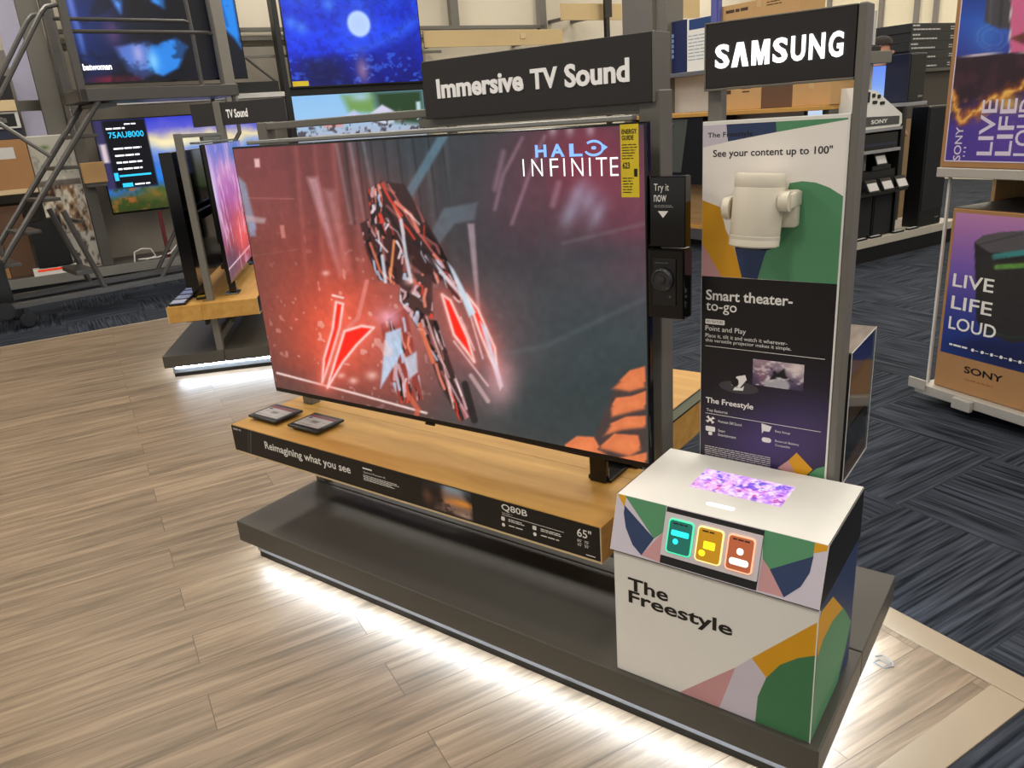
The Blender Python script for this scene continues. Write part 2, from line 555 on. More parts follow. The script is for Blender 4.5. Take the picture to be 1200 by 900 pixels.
M_CARD = mat('brown_cardboard', (165, 122, 78), 0.75, var=0.1, scale=8)
M_CARD_PALE = mat('tan_cardboard', (188, 150, 100), 0.75, var=0.08, scale=8)
M_CARD_DARK = mat('dark_cardboard', (98, 70, 50), 0.75, var=0.1, scale=8)
M_STEEL = mat('brushed_steel', (150, 150, 146), 0.35, 0.8)
M_RACK = mat('dark_grey_rack_steel', (88, 85, 80), 0.5, 0.2, var=0.08)
M_PAPER = mat('pale_label_paper', (205, 203, 200), 0.6)
M_PRINT = print_mat('printed_picture')
M_SCREEN = print_mat('lit_screen', 1.0, rough=0.16, spec=0.35)
M_SCREEN_DIM = print_mat('lit_screen_far', 1.05, rough=0.3, spec=0.3)
M_TEXT_LIT = mat('lit_white_text', (240, 244, 250), 0.5, emit=1.1)

# ================================================================== SETTING
g = GRID
N0 = g.l((-4.27, 1.15, 0)); E0 = g.l((1.95, 0.55, 0)); E1 = g.l((2.22, 0.15, 0))
# grid frame: x runs along the planks (away), y to the left
YL, XF, YR = N0[1], E0[0], E1[1]
XN = -9.0
mb = MB(); mb.box(XN, XF, YR, YL, -0.05, 0.0)
floor = struct('floor', g, mb, plank_mat())
mb = MB()
mb.box(XN, 26, YL, 12, -0.05, -0.001); mb.box(XN, 26, -14, YR, -0.05, -0.001); mb.box(XF, 26, YR, YL, -0.05, -0.001)
struct('floor_carpet', g, mb, carpet_mat())
M_TRIM = mat('pale_beige_floor_trim', (158, 142, 120), 0.45, var=0.05, scale=5)
TW = 0.085
mb = MB(); mb.box(XF - TW, XF, YR, YL, 0.0, 0.004, 0.001); struct('trim_1', g, mb, M_TRIM)
mb = MB(); mb.box(XN, XF - TW - 0.002, YR, YR + TW, 0.0, 0.004, 0.001); struct('trim_2', g, mb, M_TRIM)
mb = MB(); mb.box(XN, XF - TW - 0.002, YL - 0.03, YL, 0.0, 0.004, 0.001); struct('trim_3', g, mb, M_TRIM)

M_CEIL = mat('ceiling_white', (150, 148, 144), 0.9)
mb = MB(); mb.box(-13, 9, -9, 17, CEILING_Z, CEILING_Z + 0.1); struct('ceiling', ISLAND, mb, M_CEIL)
M_WALL = mat('warm_cream_wall', (216, 208, 190), 0.85, var=0.03, scale=2)
M_WALLLOW = mat('grey_wall_panel', (150, 145, 136), 0.8, var=0.04, scale=2)
mb = MB(); mb.box(-6, 15.8, 0.75, 0.9, 0, CEILING_Z, m=0)
mb.box(-6, 2.3, 0.72, 0.75, 0, 2.42, m=1)
struct('wall_left', WALLF, mb, [M_WALL, M_WALLLOW])
FARF = Frame(-0.9, 13.0, -22)
mb = MB(); mb.box(-8.5, 8, 0.0, 0.15, 0, CEILING_Z)
struct('wall_back', FARF, mb, mat('cream_roller_panels', (252, 242, 214), 0.8, var=0.03))
mb = MB(); mb.box(-8, 8, -0.02, 0.0, 1.78, 1.98); struct('trim_4', FARF, mb, M_BLACK)
mb = MB()
for u in (-3.2, -2.55, -1.35, -0.95, 0.02, 0.62, 0.93, 2.4):
    mb.box(u - 0.035, u + 0.035, -0.05, 0.0, 1.5, CEILING_Z - 0.01)
struct('trim_5', FARF, mb, mat('grey_wall_strip', (140, 134, 130), 0.6))


# ================================================================== DISPLAY ISLAND
PX0, PX1, PY0, PYM, PY1, PZ0, PZ1 = -0.019, 1.9525, -0.242, 0.1192, 0.4914, 0.0727, 0.150
SHX0, SHX1, SHY0, SHZ0, SHZ1 = -0.0837, 1.4008, -0.1462, 0.3681, 0.4682


def platform(fr, label, group):
    t = thing('display_platform', label, 'display platform', fr, (0.97, PYM, 0), group)
    part(t, 'slab', MB().box(PX0, PX1, PY0, PYM - 0.0015, PZ0, PZ1, 0.003), M_SLAB)
    part(t, 'slab', MB().box(PX0, PX1, PYM + 0.0015, PY1, PZ0, PZ1, 0.003), M_SLAB)
    r = 0.038
    k = part(t, 'kick_plate', MB().box(PX0 + r, PX1 - r, PY0 + r, PY1 - r, 0.0245, PZ0), M_KICK)
    part(t, 'foot_channel', MB().box(PX0 + r + 0.004, PX1 - r - 0.004, PY0 + r + 0.004, PY1 - r - 0.004, 0.0, 0.024), M_BLACK)
    s = MB(); z0, z1, q = 0.058, 0.071, 0.006
    x0, x1, y0, y1 = PX0 + r, PX1 - r, PY0 + r, PY1 - r
    s.box(x0 + .02, x1 - .02, y0 - q, y0 - 0.001, z0, z1); s.box(x0 + .02, x1 - .02, y1 + 0.001, y1 + q, z0, z1)
    s.box(x0 - q, x0 - 0.001, y0 + .02, y1 - .02, z0, z1); s.box(x1 + 0.001, x1 + q, y0 + .02, y1 - .02, z0, z1)
    part(k, 'light_strip', s, M_LED)
    return t


def frame(fr, label, group):
    t = thing('television_stand', label, 'display frame', fr, (0.7, 0.12, PZ1), group)
    part(t, 'post', MB().box(-0.018, 0.032, 0.120, 0.160, PZ1, 1.455, 0.003), M_GREY)
    part(t, 'post', MB().box(1.382, 1.436, 0.120, 0.185, PZ1, 1.45, 0.003), M_GREY)
    part(t, 'top_beam', MB().box(0.0325, 1.3815, 0.12, 0.155, 1.430, 1.452, 0.003), M_GREY)
    part(t, 'sign_plate', MB().box(0.70, 1.3815, 0.125, 0.15, 1.4025, 1.4295, 0.002), M_GREY)
    part(t, 'cross_beam', MB().box(0.0325, 1.3815, 0.12, 0.155, 0.20, 0.25, 0.003), M_GREY)
    part(t, 'mount_plate', MB().box(0.45, 1.0, 0.085, 0.105, 0.75, 1.2, 0.003).box(0.47, 0.53, 0.106, 0.119, 0.75, 1.38).box(0.92, 0.98, 0.106, 0.119, 0.75, 1.38).box(0.0325, 1.3815, 0.12, 0.15, 0.95, 1.0), M_BLACK)
    part(t, 'front_rail', MB().box(0.03, 1.41, 0.035, 0.06, 1.389, 1.402, 0.003).box(0.2, 0.23, 0.06, 0.119, 1.389, 1.402).box(1.2, 1.23, 0.06, 0.119, 1.389, 1.402), M_STEEL)
    return t


def header(fr, label, words=True, group=None):
    x0, x1, y0, y1, z0, z1 = 0.746, 1.4227, 0.1065, 0.1935, 1.4545, 1.570
    t = thing('header_sign', label, 'sign', fr, (1.08, 0.15, z0), group)
    p = part(t, 'face_panel', MB().box(x0, x1, y0, y0 + 0.012, 1.4245, z1, 0.0015), M_SIGN)
    part(t, 'housing', MB().box(x0 + 0.004, x1 - 0.002, y0 + 0.0125, y1, z0, z1 - 0.001, 0.002), M_GREY)
    part(t, 'end_cap', MB().box(x1, x1 + 0.004, y0 + 0.002, y1, 1.4245, z1 + 0.001, 0.001), M_GREY)
    pl = Plane(fr, (0, y0, 0))
    b = MB()
    for s, u0, u1, v0, v1 in (('Immersive', 0.797, 1.077, 1.474, 1.523), ('TV', 1.100, 1.178, 1.474, 1.521), ('Sound', 1.198, 1.369, 1.471, 1.523)):
        b.text(pl, s, u0, u1, v0, v1, d=0.0006, bold=0.03, thick=0.003)
    part(p, 'lettering', b, mat('pale_raised_letters', (232, 228, 224), 0.5, emit=0.25), 'raised white letters')
    return t


def shelf(fr, label, group=None, flip=False, printed=True):
    """wood shelf with a label strip along its front; flip puts it on the far side"""
    def Y(y): return 2 * PYM - y if flip else y
    t = thing('wooden_shelf', label, 'shelf', fr, (0.66, Y(0.0), SHZ0), group)
    sb_ = MB().box(SHX0, SHX1, Y(SHY0), Y(0.0514 if flip else 0.1185), SHZ0, SHZ1, 0.002)
    if not flip: sb_.box(0.0335, 1.381, 0.1183, 0.1862, SHZ0, SHZ1, 0.001).box(SHX0, -0.0185, 0.1183, 0.1862, SHZ0, SHZ1, 0.001)
    part(t, 'shelf_body', sb_, M_WOODTOP)
    s = part(t, 'label_strip', MB().box(SHX0 + 0.003, SHX1 - 0.003, Y(SHY0 - 0.003), Y(SHY0 - 0.0005), SHZ0 + 0.006, SHZ1 - 0.002), mat('black_print', (14, 12, 12), 0.4))
    part(t, 'edge_strip', MB().box(SHX0, SHX1, Y(SHY0 - 0.0035), Y(SHY0 - 0.0003), SHZ0, SHZ0 + 0.0055).box(SHX1 - 0.0025, SHX1, Y(SHY0 - 0.0035), Y(SHY0 - 0.0003), SHZ0 + 0.006, SHZ1).box(SHX0, SHX0 + 0.002, Y(SHY0 - 0.0035), Y(SHY0 - 0.0003), SHZ0 + 0.006, SHZ1), M_WOODEDGE)
    part(t, 'bracket', MB().box(0.04, 0.10, Y(-0.08), Y(0.05), SHZ0 - 0.03, SHZ0 - 0.0005, 0.003).box(0.95, 1.16, Y(-0.09), Y(0.05), SHZ0 - 0.03, SHZ0 - 0.0005, 0.003)
         .box(0.04, 1.34, Y(0.03), Y(0.05), SHZ0 - 0.06, SHZ0 - 0.03, 0.003), M_BLACK)
    return t, s


platform(ISLAND, 'long low grey display platform with white light under its edge, carrying the large television stand', 'display platforms')
frame(ISLAND, 'grey metal frame behind the largest television in front', 'display frames')
header(ISLAND, 'charcoal sign with raised white words Immersive TV Sound', group='header signs over televisions')
sh, strip = shelf(ISLAND, 'light oak shelf with black printed label strip below the largest television', 'wooden shelves')

# ---- printing on the shelf's label strip
pl = Plane(ISLAND, (0, SHY0 - 0.003, 0))
b = MB()
u0 = pl.at(311, 524)[0]; u1 = pl.at(411, 552)[0]
b.text(pl, 'Reimagining what you see', u0, u1, 0.405, 0.441, bold=0.015)
b.rect(pl, pl.at(425, 549)[0], pl.at(436, 552)[0], 0.444, 0.449)
b.text(pl, 'Quantum Processor 4K', pl.at(426, 553)[0], pl.at(452, 560)[0], 0.430, 0.437)
b.lines(pl, pl.at(426, 558)[0], pl.at(470, 576)[0], 0.405, 0.425, 4, fill=0.45)
uq = pl.at(588, 596)[0]
b.text(pl, 'Q80B', uq, pl.at(618, 603)[0], 0.438, 0.460, bold=0.012)
b.text(pl, 'QLED SMART TV', uq, pl.at(601, 604)[0], 0.430, 0.4345)
b.rect(pl, uq, pl.at(661, 626)[0], 0.4262, 0.4275)
for k, (xa, xb) in enumerate(((596, 618), (633, 661))):
    ua, ub = pl.at(xa, 610)[0], pl.at(xb, 622)[0]
    b.lines(pl, ua, ub, 0.410, 0.420, 2, fill=0.5); b.lines(pl, ua, ub, 0.394, 0.404, 1, fill=0.3)
    uc = pl.at(590 if k == 0 else 626, 612)[0]
    b.rounded(pl, uc - 0.006, uc + 0.006, 0.409, 0.421, 0.003, 0.0004, 0.0008); b.rounded(pl, uc - 0.005, uc + 0.005, 0.391, 0.402, 0.005, 0.0004, 0.0008)
ua, ub = pl.at(676, 617)[0], pl.at(693, 626)[0]
b.text(pl, '65"', ua, ub, 0.428, 0.452, bold=0.01)
b.text(pl, "85'  75'", ua, ub - 0.008, 0.413, 0.421); b.text(pl, "65'  55'", ua, ub - 0.008, 0.402, 0.410)
b.rect(pl, pl.at(687, 652)[0], pl.at(698, 655)[0], 0.381, 0.3835)
b.text(pl, 'QLED 4K', SHX0 + 0.012, SHX0 + 0.058, 0.452, 0.460, bold=0.02)
part(strip, 'lettering', b, M_WHITE, 'small white print')
b = MB(); b.flat(pl, [(SHX0 + 0.10, 0.464), (SHX0 + 0.103, 0.464), (SHX0 + 0.078, 0.378), (SHX0 + 0.075, 0.378)])
b.flat(pl, [(SHX0 + 0.112, 0.464), (SHX0 + 0.118, 0.464), (SHX0 + 0.093, 0.378), (SHX0 + 0.087, 0.378)])
part(strip, 'diagonal_print', b, mat('dim_grey_print', (84, 88, 82), 0.5))
ua, ub = pl.at(493, 570)[0], pl.at(554, 598)[0]
c = Canvas(pl, ua, ub, 0.376, 0.465, 64, 44)
c.uv = True; c.fill((20, 17, 18))
c.poly([(.25, .05), (.95, .05), (1, .35), (.95, .55), (.8, .95), (.5, 1.0), (.38, .8)], (150, 120, 110), soft=.12)
c.glow(.65, .95, .3, .2, (150, 175, 200), .9); c.glow(.8, .52, .25, .12, (255, 170, 60), 1.0); c.glow(.55, .45, .25, .08, (230, 150, 90), .9)
c.mix(np.clip((c.noise(7, 6, 3) - .52) * 6, 0, .8) * (c.b < .5), (40, 25, 24)); c.glow(.35, .55, .09, .5, (30, 18, 16), .9)
c.glow(.12, .45, .1, .3, (120, 75, 60), .8); c.glow(.85, .12, .12, .08, (220, 190, 170), .7)
c.mesh(strip, 'photo_print', M_PRINT, 0.0004)

# ---- price tags lying on the shelf
def tag_device(fr, px, label, group, z):
    """thin electronic price tag; px: centre pixel of the tag"""
    q = Plane(fr, (0, 0, z + 0.016), (1, 0, 0), (0, 1, 0))
    cx, cy = q.at(*px)
    t = thing('price_tag', label, 'price tag', fr, (cx, cy, z), group)
    part(t, 'base', MB().box(cx - 0.05, cx + 0.05, cy - 0.045, cy + 0.045, z + 0.0005, z + 0.009, 0.003), M_BLACK)
    f = part(t, 'housing', MB().box(cx - 0.076, cx + 0.076, cy - 0.062, cy + 0.062, z + 0.0095, z + 0.019, 0.004), M_BLACK)
    q2 = Plane(fr, (cx, cy, z + 0.019), (1, 0, 0), (0, 1, 0))
    c = Canvas(q2, -0.062, 0.062, -0.043, 0.043, 48, 34); c.uv = True
    c.fill((176, 172, 170)); c.poly([(0, .8), (1, .8), (1, 1), (0, 1)], (116, 44, 58), soft=.03)
    c.poly([(.05, .66), (.2, .66), (.2, .76), (.05, .76)], (60, 50, 55), soft=.03)
    c.poly([(.38, .36), (.62, .36), (.66, .56), (.36, .56)], (112, 108, 106), soft=.08); c.line([(.08, .14), (.6, .14)], .05, (140, 132, 134), soft=.03)
    c.line([(.1, .48), (.28, .48)], .04, (140, 110, 118), soft=.03); c.line([(.75, .5), (.9, .5)], .04, (150, 138, 138), soft=.03)
    c.mesh(f, 'display', M_PRINT, 0.0005, 'pale grey and maroon display')
    return t


tag_device(ISLAND, (323, 484), 'black framed price tag on the oak shelf, nearest its left end', 'price tags on the oak shelf', SHZ1)
tag_device(ISLAND, (370, 495), 'black framed price tag on the oak shelf, second from its left end', 'price tags on the oak shelf', SHZ1)

# ================================================================== TELEVISION
TW_, TH_, TZ = 1.4465, 0.8295, 0.5565


def tv_body(t, fr, y=0.0, z=TZ, w=TW_, h=TH_, x=0.0, deep=0.05, thin=0.022):
    part(t, 'housing', MB().box(x, x + w, y, y + thin, z, z + h, 0.003).box(x + 0.1 * w, x + 0.9 * w, y + thin, y + deep, z + 0.05 * h, z + 0.75 * h, 0.008), M_GLOSS)


TVF = Frame(0, 0, 1.25)
tv = thing('television', 'largest television in the picture, showing a red glow and a lit title at top right', 'television', TVF, (0.72, 0.02, SHZ1), 'televisions')
tv_body(tv, TVF)
pl = Plane(TVF, (0, 0, 0))
scr_u = (0.006, TW_ - 0.006, TZ + 0.016, TZ + TH_ - 0.006)
c = Canvas(pl, *scr_u, 430, 250)
X, Y, A, B = c.X, c.Y, c.a, c.b
# base: dusky hall, warm glow at left, slate at right
t_ = np.clip((X - 280) / 330, 0, 1)
left = c.ramp(1 - B, [(132, 60, 64), (136, 64, 62), (150, 70, 62), (130, 66, 60), (98, 60, 56)])
right = c.ramp(1 - B, [(44, 58, 64), (54, 62, 66), (68, 71, 75), (56, 66, 70), (50, 61, 64), (66, 64, 62)])
k_ = (1 / (1 + np.exp(-(X - 470 + (Y - 300) * -0.12) / 34)))[..., None]
c.img = left * (1 - k_) + right * k_
for i, x in enumerate(range(335, 520, 22)):        # upright wall panels
    dk = (38, 44, 48) if x > 400 else (108, 54, 52)
    c.line([(x, 140), (x + 16 + (Y.min() * 0), 330)], 7, dk, 0.55, 8)
    c.line([(x + 9, 140), (x + 25, 330)], 4, (96, 110, 116) if x > 400 else (186, 110, 100), 0.45, 5)
c.mix(0.35 * c.noise(26, 3, 5) * (X < 470), (86, 46, 44))
c.poly([(400, 140), (530, 140), (470, 235), (430, 200)], (42, 60, 68), .7, 22)
for x in (402, 416, 432, 448, 464, 482, 500, 516): c.line([(x, 150), (x + 14, 262)], 2.2, (28, 36, 40), .8, 2.5)
for x in (392, 408, 424): c.line([(x, 158), (x + 20, 262)], 2.5, (150, 160, 166), .5, 4)
c.poly([(540, 145), (640, 145), (640, 330), (520, 320), (500, 240)], (52, 58, 62), .8, 40)
c.poly([(527, 157), (513, 160), (472, 229), (479, 238)], (84, 116, 132), .9, 4)     # slanted roof struts
c.poly([(560, 237), (520, 244), (490, 300), (500, 306), (533, 262), (556, 258)], (88, 104, 114), .85, 4)
c.poly([(548, 262), (556, 262), (563, 365), (560, 372)], (188, 170, 180), .7, 3)
c.poly([(360, 208), (372, 208), (402, 322), (398, 326)], (196, 150, 158), .8, 6)
c.poly([(380, 222), (392, 224), (412, 318), (404, 322)], (190, 136, 138), .6, 8)
c.poly([(277, 205), (288, 215), (301, 268), (292, 272)], (142, 152, 178), .85, 4)      # cool reflections painted into the picture's left edge
c.poly([(288, 252), (312, 256), (310, 262), (289, 260)], (190, 170, 178), .8, 3); c.poly([(291, 260), (299, 262), (300, 277), (293, 277)], (150, 176, 214), .8, 3)
c.poly([(298, 186), (304, 186), (305, 196), (299, 196)], (236, 190, 190), .9, 2); c.poly([(328, 264), (333, 264), (335, 279), (330, 279)], (214, 140, 124), .9, 2)
c.line([(290, 232), (345, 233)], 1, (190, 120, 110), .6, 1.5); c.line([(296, 300), (350, 292)], 1, (150, 120, 110), .5, 2)
c.glow(300, 430, 60, 60, (84, 58, 56), .7); c.glow(300, 330, 40, 60, (98, 66, 60), .55)
# red glow
c.glow(406, 372, 100, 100, (208, 84, 66), .6); c.glow(398, 388, 50, 54, (246, 92, 60), .85); c.glow(560, 420, 62, 70, (176, 104, 108), .5)
c.glow(470, 395, 50, 60, (206, 112, 104), .55); c.glow(448, 250, 40, 60, (160, 80, 74), .3)
# faint mirrored shape, top right
c.glow(690, 190, 80, 75, (142, 46, 66), .85); c.glow(745, 250, 40, 70, (128, 58, 78), .6); c.glow(610, 240, 50, 60, (98, 60, 72), .5)
for p, w_, al in (([(612, 162), (590, 205), (580, 245)], 3, .5), ([(638, 160), (622, 200), (600, 262)], 3, .5), ([(590, 178), (580, 222)], 6, .35), ([(655, 215), (648, 240)], 7, .35)):
    c.line(p, w_, (196, 150, 172), al, 5)
for x, y in ((690, 235), (678, 226), (668, 250), (700, 250)): c.glow(x, y, 9, 18, (160, 160, 184), .55, 25)
for x in (648, 668, 692): c.glow(x, 152, 5, 8, (190, 170, 180), .6)
c.line([(635, 160), (640, 420)], 1.5, (66, 70, 74), .6, 3); c.line([(660, 285), (756, 262)], 3, (120, 110, 116), .5, 5); c.glow(700, 300, 70, 14, (60, 62, 68), .6, -8)
# floor of the pictured hall
c.poly([(325, 437), (500, 490), (560, 400), (756, 380), (765, 560), (330, 470)], (66, 76, 78), .35, 30)
c.line([(560, 420), (640, 405), (756, 350)], 3, (96, 104, 106), .5, 8)
c.poly([(600, 450), (756, 420), (760, 545), (640, 520), (560, 500)], (52, 62, 64), .7, 40)
c.line([(325, 437), (420, 462), (500, 484)], 2.4, (255, 226, 220), .9, 1.6)
# abstract tangle of dark chrome shards (a plain stand-in for the figure on the screen)
SH = [[(446, 212), (474, 216), (512, 280), (530, 316), (512, 334), (478, 306), (450, 270)],
      [(422, 262), (452, 246), (474, 300), (470, 334), (444, 328), (430, 296)],
      [(470, 318), (506, 322), (508, 372), (490, 384), (468, 352)],
      [(488, 372), (512, 376), (530, 430), (552, 488), (540, 494), (516, 452)],
      [(446, 380), (476, 360), (488, 420), (496, 468), (470, 474), (456, 440)],
      [(500, 300), (528, 310), (548, 352), (536, 356)], [(430, 222), (446, 214), (452, 262), (436, 262)]]
for k, P in enumerate(SH): c.poly(P, ((52, 30, 30), (60, 34, 34), (66, 44, 44), (54, 36, 36), (150, 60, 50), (92, 62, 62), (44, 30, 32))[k], .93, 2.5)
rs = np.random.RandomState(4)
m_body = np.zeros(X.shape)
for P in SH: m_body = np.maximum(m_body, np.clip(.5 - c.dist(P) / 2.0, 0, 1))
PAL = [(14, 10, 12), (40, 24, 26), (240, 214, 216), (226, 66, 46), (150, 84, 80), (186, 204, 226), (246, 140, 116), (216, 170, 176), (20, 14, 16)]
for P in SH:
    Q = np.array(P, float); ctr = Q.mean(0); ev = np.linalg.svd(Q - ctr)[2]; ax_, pe = ev[0], ev[1]
    La, Lp = np.abs((Q - ctr) @ ax_).max(), np.abs((Q - ctr) @ pe).max()
    mp_ = np.clip(.5 - c.dist(P) / 1.5, 0, 1)
    for k in range(30):
        a0 = ctr + ax_ * rs.uniform(-1, .7) * La + pe * rs.uniform(-.9, .9) * Lp
        a1 = a0 + ax_ * rs.uniform(.2, .6) * La + pe * rs.uniform(-.3, .3) * Lp; am = (a0 + a1) / 2 + pe * rs.uniform(-.25, .25) * Lp
        keep = c.img.copy(); c.line([tuple(a0), tuple(am), tuple(a1)], rs.uniform(1.0, 4.4), PAL[rs.randint(len(PAL))], .85, 1.6)
        c.img = keep + (c.img - keep) * mp_[..., None]
for P, col, w_ in (([(455, 216), (482, 262), (520, 312)], (226, 120, 110), 1.6), ([(470, 258), (476, 300), (482, 330)], (206, 214, 226), 4), ([(500, 300), (520, 322), (540, 345)], (226, 226, 236), 4.5),
                   ([(486, 284), (500, 296), (512, 318)], (40, 30, 34), 5), ([(434, 285), (446, 318), (462, 332)], (236, 120, 90), 3), ([(430, 330), (420, 372), (400, 392)], (226, 130, 120), 5),
                   ([(500, 372), (520, 428), (532, 478)], (246, 190, 180), 2), ([(492, 380), (508, 424)], (240, 120, 80), 5), ([(522, 440), (548, 488)], (220, 170, 176), 2), ([(478, 462), (490, 480), (486, 494)], (206, 96, 70), 6),
                   ([(448, 300), (452, 330)], (222, 226, 236), 4), ([(462, 282), (458, 322)], (246, 150, 90), 3), ([(552, 440), (572, 470)], (190, 160, 160), 5), ([(545, 450), (556, 492)], (30, 26, 28), 8)):
    c.line(P, w_, col, .85, 2)
c.poly([(452, 390), (470, 384), (472, 412), (446, 455)], (190, 214, 240), .9, 3); c.poly([(474, 420), (488, 412), (490, 436), (480, 444)], (196, 212, 230), .8, 3)
c.glow(455, 372, 14, 10, (244, 170, 190), .8)
# glowing blades
def blade(P, core=(255, 36, 22), rim=(255, 214, 206)):
    d = c.dist(P); c.mix(.55 * np.exp(-np.maximum(d, 0) / 7.0), (255, 110, 92)); c.mix(np.clip(.5 - d / 2, 0, 1), core)
    c.mix(.95 * np.exp(-(d / 1.7) ** 2), rim)
blade([(518, 345), (528, 352), (548, 396), (556, 424), (546, 410), (532, 392)])
blade([(547, 345), (560, 362), (580, 408), (583, 436), (574, 418), (562, 388)], (255, 50, 34))
blade([(394, 354), (402, 356), (398, 384), (386, 424), (378, 448), (380, 420), (390, 386)])
blade([(404, 388), (424, 382), (438, 384), (418, 404), (402, 424), (384, 454), (394, 420)])
c.poly([(524, 306), (532, 316), (558, 366), (550, 372)], (206, 226, 240), .9, 2.5); c.poly([(562, 376), (570, 384), (590, 452), (586, 458)], (216, 226, 244), .85, 2.5)
for P in ([(532, 400), (572, 452)], [(540, 372), (556, 410)], [(552, 372), (566, 420)]): c.line(P, 2, (250, 200, 200), .8, 2)
c.glow(586, 448, 18, 28, (244, 180, 184), .6); c.line([(390, 346), (402, 349)], 2.5, (255, 220, 210), .9, 1.5)
for x, y, w_ in ((414, 446, 4), (436, 440, 5), (400, 440, 3), (480, 330, 4), (382, 320, 3)): c.glow(x, y, w_ * 1.4, w_, (255, 200, 190), .7)
c.mix(np.clip((c.noise(46, 30, 21, 2) - .76) * 10, 0, .5) * np.exp(-(((X - 410) / 110) ** 2 + ((Y - 390) / 90) ** 2)), (255, 210, 200))
# orange sandbags, lower right
c.poly([(690, 530), (714, 470), (722, 452), (757, 432), (758, 549), (712, 546)], (74, 58, 56), .95, 2)
for P in ([(716, 456), (738, 434), (756, 429), (757, 455), (738, 460)], [(715, 478), (722, 466), (740, 464), (757, 458), (757, 480), (732, 486), (716, 490)],
          [(706, 512), (716, 496), (734, 488), (757, 487), (757, 502), (730, 505)], [(662, 521), (676, 511), (696, 512), (704, 526), (722, 540), (684, 538), (663, 527)],
          [(700, 526), (720, 508), (748, 510), (752, 528), (738, 536), (716, 530)], [(712, 538), (740, 534), (758, 530), (758, 548), (744, 546)]):
    d = c.dist(P); c.mix(np.clip(.5 - d / 2, 0, 1), (224, 122, 76)); c.mix(np.clip(.5 - (d + 7) / 6, 0, 1) * .5, (240, 140, 84)); c.mix(.8 * np.exp(-(np.minimum(d, 0) / 2.2) ** 2) * (d < .6) * (Y > np.mean([q[1] for q in P])), (82, 62, 58))
c.img *= (0.94 + 0.12 * c.noise(70, 40, 2, 2))[..., None]
scr = c.mesh(tv, 'screen', M_SCREEN, 0.0006, 'lit picture of a dusky hall with a red glow')
b = MB()
hl = pl.ats([(627, 167), (680, 190)])
b.text_px(pl, 'H', 627, 170, 641, 184, d=0.0012, bold=0.03); b.text_px(pl, 'A', 645, 169, 662, 183.5, d=0.0012, bold=0.03); b.text_px(pl, 'L', 667, 168.5, 683, 183, d=0.0012, bold=0.03)
ce = pl.at(696, 173.5)
ring = [(math.cos(t), math.sin(t)) for t in [math.radians(205 + i * 10) for i in range(30)]]
for (a0, b0), (a1, b1) in zip(ring[:-1], ring[1:]):
    b.flat(pl, [(ce[0] + .026 * a0, ce[1] + .018 * b0), (ce[0] + .026 * a1, ce[1] + .018 * b1), (ce[0] + .021 * a1, ce[1] + .0125 * b1), (ce[0] + .021 * a0, ce[1] + .0125 * b0)], 0.0012)
b.flat(pl, [(ce[0] + .020, ce[1] + .010), (ce[0] + .036, ce[1] + .001), (ce[0] + .020, ce[1] - .009)], 0.0012)
b.rounded(pl, ce[0] - .006, ce[0] + .006, ce[1] - .003, ce[1] + .004, .003, .0009, .0013)
part(scr, 'lettering', b, mat('lit_blue_letters', (120, 170, 255), 0.5, emit=1.0), 'glowing blue title letters')
b = MB()
ui0, ui1 = pl.at(613, 196)[0], pl.at(725, 196)[0]
for ch, f0, f1 in (('I', 0.0, .015), ('N', .10, .22), ('F', .30, .39), ('I', .445, .46), ('N', .53, .65), ('I', .71, .725), ('T', .78, .89), ('E', .92, 1.0)):
    fm = (f0 + f1) / 2; vt = pl.at(613 + 112 * fm, 186.5 - 2.5 * fm)[1]; vb = pl.at(613 + 112 * fm, 206.5 - .5 * fm)[1]
    b.text(pl, ch, ui0 + (ui1 - ui0) * f0, ui0 + (ui1 - ui0) * f1, vb, vt, d=0.0012, bold=-.012)
part(scr, 'lettering', b, M_TEXT_LIT, 'thin white title letters')
# energy label
u0, u1, v0, v1 = quad_px(pl, [(728, 146), (748.5, 145), (749, 231), (729, 231)])
e = part(tv, 'energy_label', MB().box(u0, u1, -0.0022, -0.0014, v0, v1), mat('yellow_label', (232, 206, 40), 0.6), 'yellow paper label')
b = MB(); pe = Plane(TVF, (0, -0.0022, 0)); h = v1 - v0
b.text(pe, 'ENERGY', u0 + .004, u1 - .004, v1 - .020, v1 - .010, bold=.02); b.text(pe, 'GUIDE', u0 + .004, u1 - .012, v1 - .033, v1 - .023, bold=.02)
b.lines(pe, u0 + .004, u1 - .004, v1 - .075, v1 - .040, 6, fill=.3); b.text(pe, '623', u0 + .005, u0 + .022, v1 - .094, v1 - .080, bold=.02)
b.lines(pe, u0 + .004, u1 - .012, v0 + .008, v0 + .045, 6, fill=.3); b.rect(pe, u1 - .012, u1 - .004, v0 + .045, v0 + .062)
part(e, 'lettering', b, M_BLACK)
part(tv, 'logo_badge', MB().box(0.70, 0.735, -0.002, 0.004, TZ - 0.006, TZ + 0.0), M_BLACK)
for x in (1.285,):
    part(tv, 'foot', MB().box(1.215, 1.335, 0.150, 0.184, SHZ1 + 0.0005, SHZ1 + 0.035, 0.003).box(1.24, 1.31, 0.04, 0.15, SHZ1 + 0.0005, SHZ1 + 0.012, 0.002).box(1.25, 1.30, 0.03, 0.05, SHZ1 + 0.0005, TZ + 0.05, 0.004), M_GLOSS)

